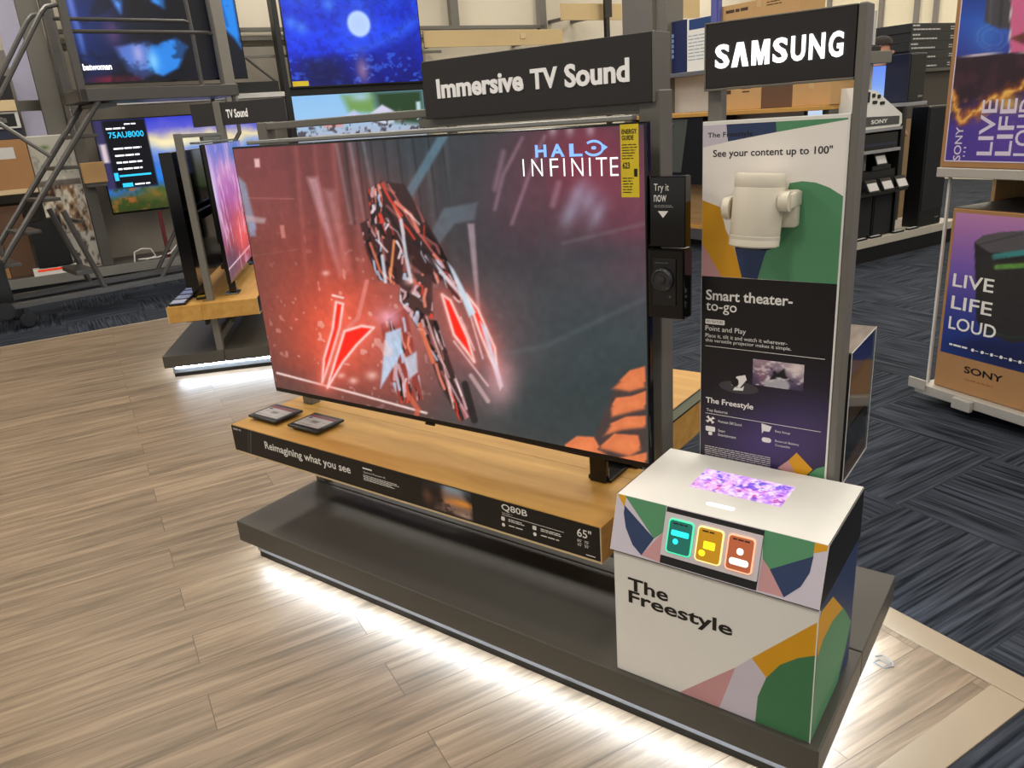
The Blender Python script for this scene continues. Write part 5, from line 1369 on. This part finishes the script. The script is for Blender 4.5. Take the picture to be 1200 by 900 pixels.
def receiver(label, x0, x1, z0, z1):
    t = thing('receiver', label, 'audio receiver', S, ((x0 + x1) / 2, .2, z0), 'receivers on the audio rack')
    k = part(t, 'case', MB().box(x0, x1, .04, .40, z0 + .004, z1, .003), M_BLACK)
    part(k, 'front_strip', MB().box(x0 + .02, x1 - .02, .038, .0395, z0 + .03, z0 + .05), mat('dark_blue_trim', (30, 34, 66), .3)); part(t, 'foot', MB().box(x0 + .03, x0 + .07, .08, .12, z0 + .0005, z0 + .004), M_BLACK)
    return t
receiver('black receiver under the white speaker display on the audio rack', -.10, .54, .9305, 1.06)
receiver('black receiver on the lower shelf of the audio rack', -.10, .54, .6005, .76)
sd = thing('speaker_display', 'white sloped display with black keys and brand word on the audio rack', 'display', S, (.22, .2, 1.1005))
sl = part(sd, 'body', MB().prism(Plane(S, (0, .02, 0)), [(-.12, 1.101), (.52, 1.101), (.545, 1.125), (.535, 1.20), (.16, 1.395), (-.12, 1.43)], -.26, 0), M_WHITE)
f_ = part(sd, 'front_strip', MB().prism(Plane(S, (0, .02, 0)), [(-.10, 1.125), (.50, 1.12), (.50, 1.185), (-.10, 1.205)], .0005, .003), mat('charcoal_strip', (74, 74, 76), .4))
bb = MB(); bb.text(Plane(S, (0, .017, 0)), 'SONY', .12, .34, 1.14, 1.172, d=.0006, bold=.03); part(f_, 'lettering', bb, M_WHITE)
bb = MB(); sq = Plane(S, (0, .02, 0))
for u, v, w, h in ((-.02, 1.29, .03, .09), (.05, 1.31, .03, .08), (.11, 1.345, .04, .03), (.18, 1.335, .04, .03), (.12, 1.295, .06, .025), (.22, 1.285, .06, .025)): bb.rounded(sq, u, u + w, v, v + h, .008, .0005, .005)
part(sl, 'keys', bb, M_BLACK)
bs = thing('bookshelf_speaker', 'dark blue and black bookshelf speaker on the upper right of the audio rack', 'speaker', S, (.64, .16, 1.2845))
ss0, ss1 = Plane(S, (0, -.02, 0)).at(1066, 90)[0], Plane(S, (0, -.02, 0)).at(1085, 90)[0]; sy = Plane(S, (ss0, 0, 0), (0, 1, 0), (0, 0, 1)).at(1037, 90)[0]
part(bs, 'cabinet', MB().box(ss0, ss1, -.012, sy, 1.285, 1.665, .006), mat('blue_black_cabinet', (34, 38, 62), .25))
part(bs, 'front_grille', MB().box(ss0 + .006, ss1 - .006, -.02, -.0125, 1.295, 1.655, .003), M_BLACK); part(bs, 'badge', MB().box(ss1 - .09, ss1 - .03, -.0215, -.0205, 1.32, 1.335), M_STEEL)
part(ar, 'speaker_shelf', MB().box(ss0 - .03, ss1 + .04, -.03, .4395, 1.255, 1.284, .003), mat('pale_grey_shelf', (150, 150, 152), .5))
part(ar, 'shelf_post', MB().box(ss1, ss1 + .04, .40, .4395, .2005, 1.2545), M_RACK)
ts = thing('tower_speaker', 'tall black floor speaker standing on the right end of the audio rack base', 'speaker', S, (.95, .15, .2005))
ts0, ts1 = Plane(S, (0, .02, 0)).at(1082, 200)[0], Plane(S, (0, .02, 0)).at(1108, 200)[0]; ty = Plane(S, (ts0, 0, 0), (0, 1, 0), (0, 0, 1)).at(1062, 200)[0]
cb = part(ts, 'cabinet', MB().box(ts0, ts1, .02, min(ty, .398), .2010, 1.235, .008), M_BLACK)
part(cb, 'front_grille', MB().box(ts0 + .01, ts1 - .01, .012, .0195, .34, 1.22, .003), mat('black_cloth', (22, 23, 28), .8)); part(cb, 'badge', MB().box(ts1 - .1, ts1 - .04, .0175, .0195, .26, .272), M_STEEL)
sb = thing('subwoofer', 'black cube subwoofer on the audio rack base under the receivers', 'speaker', S, (.22, .2, .2005))
part(sb, 'cabinet', MB().box(-.12, .27, .05, .42, .2010, .57, .006), M_BLACK); part(sb, 'front_grille', MB().box(-.1, .25, .044, .0495, .22, .55, .003), mat('black_cloth', (22, 23, 28), .8))
sb = thing('subwoofer', 'black cube subwoofer between the receivers and the tall floor speaker', 'speaker', S, (.43, .2, .2005))
part(sb, 'cabinet', MB().box(.285, .555, .05, .42, .2010, .57, .006), M_BLACK); part(sb, 'front_grille', MB().box(.30, .54, .044, .0495, .22, .55, .003), mat('black_cloth', (22, 23, 28), .8))
def card(label, x, z, y, tilt, grp, flat=False):
    w, h = .075, (.021 if flat else .055)
    pl = Plane(S, (x, y, z), (1, 0, 0), (0, 0, 1)) if not flat else Plane(S, (x, y, z + .006), (1, 0, 0), (0, 1, 0))
    if not flat: pl = Plane(S, (x, y, z), (1, 0, 0), (0, math.sin(tilt), math.cos(tilt)))
    t = thing('price_card', label, 'price tag', S, (x, y, z), grp)
    d0 = .0 if not flat else -.0055
    k = part(t, 'housing', MB().rounded(pl, -w, w, 0, 2 * h, .006, d0, .008), M_BLACK)
    part(k, 'display', MB().rounded(pl, -w + .012, w - .012, (.006 if flat else .012), 2 * h - (.008 if flat else .03), .004, .0082, .0095), M_PAPER)
for k, (x, w_) in enumerate(((.12, 'left'), (.32, 'middle'), (.52, 'right'))): card('%s one of three white price cards on the audio rack shelf front' % w_, x, .60, -.06, .5, 'price cards on the audio rack')
card('single white price card on the upper receiver shelf of the audio rack', .33, .80, .03, .4, 'price cards on the audio rack')
part(ar, 'card_rail', MB().box(-.05, .60, -.05, .019, .575, .598), M_BLACK); part(ar, 'card_rail', MB().box(.2, .45, .025, .037, .765, .80), M_BLACK)
for k, (x, w_) in enumerate(((.10, 'nearest the poster'), (.30, 'second from the poster'), (.62, 'third from the poster'), (.84, 'under the tall floor speaker'))):
    card('flat price card lying on the pale audio rack base, ' + w_, x, .2005, .001, 0, 'price cards on the rack base', True)
# stack of black cartons
tb = thing('stock_shelf', 'brown grey stock shelf behind the tall floor speaker, carrying a stack of black cartons', 'shelf', S, (1.0, .95, 0))
zst = 1.56
sx0, sx1 = Plane(S, (0, .76, 0)).at(1066, 50)[0], Plane(S, (0, .76, 0)).at(1119, 50)[0]
part(tb, 'shelf_body', MB().box(sx0 - .03, sx1 + .03, .75, 1.2, 0, 1.10, .004), mat('tan_panel', (150, 122, 86), .7)); part(tb, 'shelf_recess', MB().box(sx0 - .03, sx1 + .03, .78, 1.2, 1.1005, zst - .03, .004), mat('brown_grey_shade', (76, 70, 64), .7)); part(tb, 'shelf_top', MB().box(sx0 - .05, sx1 + .05, .74, 1.21, zst - .0295, zst, .003), M_RACK)
pst = Plane(S, (0, .76, 0)); sx0, sx1 = pst.at(1066, 50)[0], pst.at(1119, 50)[0]; zt_ = pst.at(1066, 27)[1]
hh = (zt_ - zst) / 5
for k in range(5):
    z0 = zst + hh * k; dx = (.0, .012, -.006, .008, .0)[k]
    t = thing('black_carton', ('lowest', 'second from bottom', 'middle', 'second from top', 'topmost')[k] + ' black carton with white print in the stack at right back', 'box', S, ((sx0 + sx1) / 2, .95, z0), 'stacked black cartons')
    bx = part(t, 'box', MB().box(sx0 + dx, sx1 + dx, .76, 1.15, z0 + .0005, z0 + hh - .001, .003), mat('blue_black_carton', (24, 28, 36), .5))
    pk = Plane(S, (0, .76, 0)); b = MB(); b.lines(pk, sx0 + dx + .03, sx0 + dx + .16, z0 + hh * .62, z0 + hh * .86, 1, fill=.7); b.lines(pk, sx0 + dx + .04, sx1 + dx - .22, z0 + hh * .2, z0 + hh * .45, 1, fill=.6); b.lines(pk, sx1 + dx - .10, sx1 + dx - .03, z0 + hh * .2, z0 + hh * .7, 2, fill=.4)
    part(bx, 'lettering', b, M_PAPER)
t = thing('small_box', 'flat black box lying on the grey top panel of the audio rack', 'box', S, (.2, .3, 1.69)); u0 = .1
part(t, 'box', MB().box(.05, .30, .1, .35, 1.6905, 1.735, .004), M_BLACK); part(t, 'lid', MB().box(.07, .28, .12, .33, 1.7355, 1.745, .003), M_BLACK)

# ---- person behind the audio rack (only head and shoulders show)
hd = np.array([.43, 6.82])     # standing place
def person():
    fr = Frame(hd[0], hd[1], 105)
    t = thing('person', 'person in a dark cap and dark grey shirt standing behind the audio rack', 'person', fr, (0, 0, 0))
    J = {'pel': (0, 0, .98), 'sp': (0, .01, 1.20), 'ch': (0, .0, 1.42), 'nk': (0, -.01, 1.58), 'hd0': (0, -.03, 1.66), 'hd1': (0, -.035, 1.75), 'hd2': (0, -.03, 1.82),
         'sl': (-.19, 0, 1.50), 'el': (-.22, .03, 1.22), 'wl': (-.12, -.19, 1.06), 'hl': (-.07, -.24, 1.03), 'sr': (.19, 0, 1.50), 'er': (.22, .03, 1.22), 'wr': (.12, -.19, 1.06), 'hr': (.07, -.24, 1.03),
         'hpl': (-.10, 0, .93), 'kl': (-.11, -.02, .50), 'al': (-.11, .02, .09), 'tl': (-.12, -.14, .04), 'hpr': (.10, 0, .93), 'kr': (.11, -.02, .50), 'ar': (.11, .02, .09), 'tr': (.12, -.14, .04)}
    E_ = [('pel', 'sp'), ('sp', 'ch'), ('ch', 'nk'), ('nk', 'hd0'), ('hd0', 'hd1'), ('hd1', 'hd2'), ('ch', 'sl'), ('sl', 'el'), ('el', 'wl'), ('wl', 'hl'), ('ch', 'sr'), ('sr', 'er'), ('er', 'wr'), ('wr', 'hr'),
          ('pel', 'hpl'), ('hpl', 'kl'), ('kl', 'al'), ('al', 'tl'), ('pel', 'hpr'), ('hpr', 'kr'), ('kr', 'ar'), ('ar', 'tr')]
    Rr = {'pel': .15, 'sp': .14, 'ch': .16, 'nk': .06, 'hd0': .075, 'hd1': .09, 'hd2': .07, 'sl': .075, 'sr': .075, 'el': .048, 'er': .048, 'wl': .032, 'wr': .032, 'hl': .035, 'hr': .035, 'hpl': .09, 'hpr': .09, 'kl': .06, 'kr': .06, 'al': .045, 'ar': .045, 'tl': .04, 'tr': .04}
    # fingers
    for sgn, h in ((-1, 'hl'), (1, 'hr')):
        hx, hy, hz = J[h]
        for k in range(5):
            nm = h + str(k); J[nm] = (hx + sgn * (-.028 + .014 * k), hy - .05 - .012 * (k in (1, 2, 3)), hz - .03); Rr[nm] = .009; J[nm + 'b'] = (J[nm][0], J[nm][1] - .015, J[nm][2] - .035); Rr[nm + 'b'] = .008
            E_.append((h, nm)); E_.append((nm, nm + 'b'))
    names = list(J); idx = {n: i for i, n in enumerate(names)}
    me = bpy.data.meshes.new('body'); me.from_pydata([J[n] for n in names], [(idx[a], idx[b]) for a, b in E_], [])
    o = bpy.data.objects.new('body', me); COL.objects.link(o)
    sk = o.modifiers.new('skin', 'SKIN'); sv = me.skin_vertices[0].data
    for n in names:
        r = Rr[n]; sv[idx[n]].radius = (r * (1.25 if n in ('pel', 'sp', 'ch') else 1), r * (.85 if n in ('pel', 'sp', 'ch') else 1))
    sv[idx['pel']].use_root = True
    ss = o.modifiers.new('sub', 'SUBSURF'); ss.levels = 2; ss.render_levels = 2
    dg = bpy.context.evaluated_depsgraph_get(); m2 = bpy.data.meshes.new_from_object(o.evaluated_get(dg)); bpy.data.objects.remove(o)
    m2.name = 'body'
    skin = mat('skin', (196, 140, 118), .55); shirt = mat('dark_grey_shirt', (72, 76, 74), .8); trou = mat('dark_trousers', (40, 42, 50), .8)
    for q_ in (skin, shirt, trou): m2.materials.append(q_)
    for p in m2.polygons:
        z = p.center.z; p.material_index = 0 if z > 1.57 else (1 if z > .95 else 2)
        if p.center.y < -.17 and z < 1.14: p.material_index = 0
        p.use_smooth = True
    o = bpy.data.objects.new('body', m2); COL.objects.link(o); o.parent = t
    hb = MB(); hb.lathe([(.097, 0), (.096, .03), (.078, .06), (.045, .078), (.01, .083)], (0, -.03, 1.785), (0, .08, 1), 20); hb.box(-.06, .06, -.19, -.10, 1.785, 1.792, .003); part(t, 'cap', hb, mat('dark_cap', (48, 42, 40), .9))
    fb = MB(); fb.cyl((0, -.115, 1.73), (0, -.142, 1.712), .012, .016, 8); fb.box(-.025, .025, -.117, -.105, 1.682, 1.69, .002)
    part(t, 'face', fb, skin)
    eb = MB(); eb.lathe([(.008, 0), (.001, .007)], (-.033, -.108, 1.755), (0, -1, 0), 8).lathe([(.008, 0), (.001, .007)], (.033, -.108, 1.755), (0, -1, 0), 8); part(t, 'eyes', eb, M_BLACK)
    ea = MB(); ea.lathe([(.028, -.006), (.022, .006)], (-.095, -.02, 1.735), (1, 0, 0), 12).lathe([(.028, -.006), (.022, .006)], (.095, -.02, 1.735), (1, 0, 0), 12); part(t, 'ears', ea, skin)
    return t
person()

# ================================================================== SPEAKER CARTON STAND at right (x to the right, y away)
K = CARDF
cs = thing('endcap_rack', 'steel endcap rack at the right edge, holding two large printed cartons', 'display rack', K, (.4, .4, 0))
part(cs, 'base_tray', MB().box(-.03, .9, -.02, .62, .065, .095, .003), mat('pale_steel', (186, 182, 174), .4, .3))
part(cs, 'tray_lip', MB().box(-.04, .9, -.05, -.0205, .055, .10, .003), mat('pale_steel', (186, 182, 174), .4, .3))
part(cs, 'corner_bracket', MB().box(-.07, .02, -.06, -.051, .075, .125, .003).box(.17, .26, -.075, -.051, .045, .095, .004), mat('pale_steel', (186, 182, 174), .4, .3))
part(cs, 'kick_plate', MB().box(.05, .85, .10, .58, 0, .0645), M_BLACK)
part(cs, 'side_rail', MB().box(-.022, -.012, .0, .012, .0955, 1.05), M_PAPER)
part(cs, 'shelf_board', MB().box(-.06, .9, -.03, .60, 1.035, 1.075, .003), mat('pale_steel', (186, 182, 174), .4, .3))
part(cs, 'back_panel', MB().box(-.02, .9, .61, .64, .0955, 2.6), mat('grey_back_panel', (110, 106, 106), .6))
part(cs, 'upright', MB().box(.22, .26, .56, .609, .0955, 1.0345), M_BLACK)
part(cs, 'side_panel', MB().box(-.03, -.013, .30, .6095, .0955, 2.3), wood_mat('tan_side_panel', (168, 136, 92), (190, 158, 112), axis=(8, 8, 1), scale=2))
# lower carton
lc = thing('speaker_carton', 'large brown carton with purple picture of a black party speaker, on the lower rack tray', 'box', K, (.4, .2, .0955), 'printed speaker cartons')
x0, x1, y0, y1, z0, z1 = .018, .80, 0.0, .42, .0960, .905
bx = part(lc, 'box', MB().box(x0, x1, y0, y1, z0, z1, .004), M_CARD)
part(lc, 'top_flap', MB().box(x0 + .004, x1 - .004, y0 + .004, y1 - .004, z1 + .0002, z1 + .003), mat('black_flap_print', (34, 28, 26), .5))
pl = Plane(K, (0, y0, 0))
c = Canvas(pl, .034, x1 - .01, .262, .888, 110, 110)
c.fill((60, 40, 120)); c.img = c.ramp(1 - c.b, [(186, 128, 180), (150, 104, 176), (112, 86, 176), (70, 66, 150), (34, 54, 138), (22, 58, 140)])
c.glow(1190, 420, 60, 26, (18, 24, 60), .8); c.glow(1150, 405, 40, 10, (16, 20, 60), .6)
c.poly([(1142, 284), (1152, 276), (1190, 271), (1240, 276), (1240, 395), (1185, 402), (1152, 388), (1144, 375)], (34, 31, 33), 1, 1.2)
c.poly([(1142, 284), (1152, 276), (1172, 272), (1205, 270), (1240, 278), (1240, 292), (1180, 296), (1160, 296)], (84, 82, 86), 1, 1.2); c.line([(1146, 287), (1198, 274)], 1, (44, 42, 44), .9)
c.line([(1166, 301), (1200, 296), (1240, 290)], 7, (60, 150, 150), .9, 2); c.line([(1168, 313), (1200, 311), (1240, 304)], 6, (110, 190, 70), .9, 2); c.line([(1168, 306), (1240, 297)], 4, (24, 22, 24), 1, 1.5)
c.mix(.5 * c.noise(60, 60, 111) * (c.dist([(1146, 300), (1240, 300), (1240, 395), (1185, 402), (1152, 388)]) < 0), (64, 58, 56)); c.line([(1156, 388), (1185, 396), (1240, 390)], 1.5, (40, 80, 60), .8)
c.mesh(bx, 'picture_print', M_PRINT, .0006)
b = MB()
for txt, xa, ya_, xb, yb_ in (('LIVE', 1118, 320, 1167, 335), ('LIFE', 1116, 346, 1165, 360), ('LOUD', 1113, 370, 1170, 382)):
    a, e = pl.at(xa, ya_), pl.at(xb, ya_); h = .062; b.text(pl, txt, a[0], e[0], a[1] - .058, a[1], d=.001, bold=.012)
b.lines(pl, pl.at(1112, 408)[0], pl.at(1134, 412)[0], .300, .312, 1, d=.001, fill=.7)
for k in range(7):
    u = pl.at(1138 + 11 * k, 412 + 3 * k)[0]; b.rounded(pl, u, u + .014, .297, .311, .006, .0008, .0011); b.lines(pl, u + .018, u + .04, .300, .308, 1, d=.001, fill=.35)
part(bx, 'lettering', b, M_WHITE, 'white words LIVE LIFE LOUD')
b = MB(); a, e = pl.at(1129, 440), pl.at(1176, 440); b.text(pl, 'SONY', a[0], e[0], .193, .225, d=.001, bold=.02); part(bx, 'lettering', b, M_BLACK, 'black brand letters')
b = MB(); b.lines(pl, a[0] + .01, e[0] - .02, .158, .170, 1, d=.001, fill=.4); part(bx, 'lettering', b, mat('rust_print', (150, 84, 44), .6))
# upper carton
uc = thing('speaker_carton', 'large carton lying on its side on the upper rack shelf, blue and flame pictures', 'box', K, (.4, .2, 1.0755), 'printed speaker cartons')
x0, x1, z0, z1 = -.055, .85, 1.076, 1.95
bx = part(uc, 'box', MB().box(x0, x1, y0 - .02, y1, z0, z1, .004), M_CARD)
pl = Plane(K, (0, y0 - .02, 0))
um, zs_ = pl.at(1187, 0)[0], pl.at(1122, 66)[1]
c = Canvas(pl, x0 + .022, x1 - .02, z0 + .028, z1 - .02, 110, 110); X, Y = c.X, c.Y
n = c.noise(14, 12, 121); n2 = c.noise(26, 22, 122)
c.fill((60, 44, 120)); c.img = c.ramp(np.clip((Y + 20) / 90, 0, 1), [(24, 50, 130), (40, 84, 190), (50, 60, 150)])
c.glow(1155, 42, 20, 22, (60, 120, 220), .7); 
for r in (12, 18): c.mix(.3 * np.exp(-((np.hypot((X - 1163), (Y - 44) * 1.2) - r) / 1.2) ** 2), (120, 170, 240))
c.poly([(1158, -40), (1186, -40), (1186, 34), (1172, 34), (1154, 26)], (70, 68, 76), 1, 1.5); c.line([(1160, 26), (1164, -20)], 2, (110, 108, 116), .7, 2); c.line([(1172, 30), (1176, -20)], 3, (44, 42, 50), .8, 3)
c.poly([(1187, -60), (1300, -60), (1300, 62), (1184, 62)], (214, 104, 150), 1, 1); c.poly([(1184, 45), (1210, 34), (1300, 20), (1300, 40), (1200, 52)], (96, 52, 40), .9, 3)
low = c.b < 0; lowm = np.clip((Y - (66 - (X - 1122) * .07)) / 1.2, 0, 1)
c.mix(lowm, (44, 26, 40)); c.mix(lowm * np.clip((n - .5) * 4, 0, .6), (72, 40, 56)); c.mix(lowm * np.clip((Y - 118 + (X - 1120) * .25) / 30, 0, 1), (74, 54, 150)); c.glow(1190, 165, 40, 30, (110, 76, 176), .5)
X0, Y0 = c.X, c.Y
c.X = X0 + 16 * (c.noise(16, 14, 131) - .5); c.Y = Y0 + 22 * (c.noise(18, 16, 132) - .5)
for w_, col_, al_, sf_ in ((10, (170, 84, 26), .7, 9), (5, (240, 150, 40), .85, 5), (2, (255, 226, 140), .9, 2.5)):
    c.line([(1114, 110), (1121, 128), (1132, 138), (1144, 130), (1156, 120), (1176, 117), (1190, 104), (1210, 96), (1240, 80)], w_, col_, al_ , sf_)
c.X, c.Y = X0, Y0
c.glow(1182, 122, 14, 9, (240, 200, 80), .8); c.mix(lowm * np.clip((n2 - .60) * 8, 0, .5) * np.exp(-((Y - 128) / 12) ** 2), (250, 190, 70)); c.line([(1122, 66), (1240, 58)], 1.4, (226, 214, 220), .9, .8); c.line([(1186.5, -40), (1183, 62)], 1.4, (226, 214, 220), .9, .8)
c.mesh(bx, 'picture_print', M_PRINT, .0006)
b = MB(); fr_ = .004
for (a0, a1, b0, b1) in ((x0 + .020, x0 + .0245, z0 + .026, z1 - .02), (x0 + .020, x1 - .02, z0 + .0245, z0 + .029)): b.rect(pl, a0, a1, b0, b1, .0012)
a = pl.at(1117, 185); e = pl.at(1131, 150); b.text(pl, 'SONY', a[0], a[0] + .034, a[1] - .01, a[1] + .125, d=.0012, bold=.01, turn=1)
b.lines(pl, a[0] + .045, a[0] + .055, a[1], a[1] + .05, 3, d=.0012, fill=.3)
for k, txt in enumerate(('LIVE', 'LIFE', 'LOUD')):
    u = pl.at(1147 + 21.5 * k, 160)[0]; w_ = .066; zb_ = pl.at(1147, 182)[1]; b.text(pl, txt, u, u + w_, zb_, zb_ + .215, d=.0012, bold=.012, turn=1)
part(bx, 'lettering', b, mat('pale_violet_print', (216, 206, 230), .5), 'pale words LIVE LIFE LOUD reading upwards')
bl = thing('speaker', 'dark speaker standing behind the lower printed carton on the rack', 'speaker', K, (.5, .5, .0955))
part(bl, 'cabinet', MB().box(.45, .78, .44, .60, .096, .93, .02), M_BLACK)
part(bl, 'handle', MB().tube([(.5, .52, .9305), (.52, .52, .97), (.71, .52, .97), (.73, .52, .9305)], .012), M_BLACK)
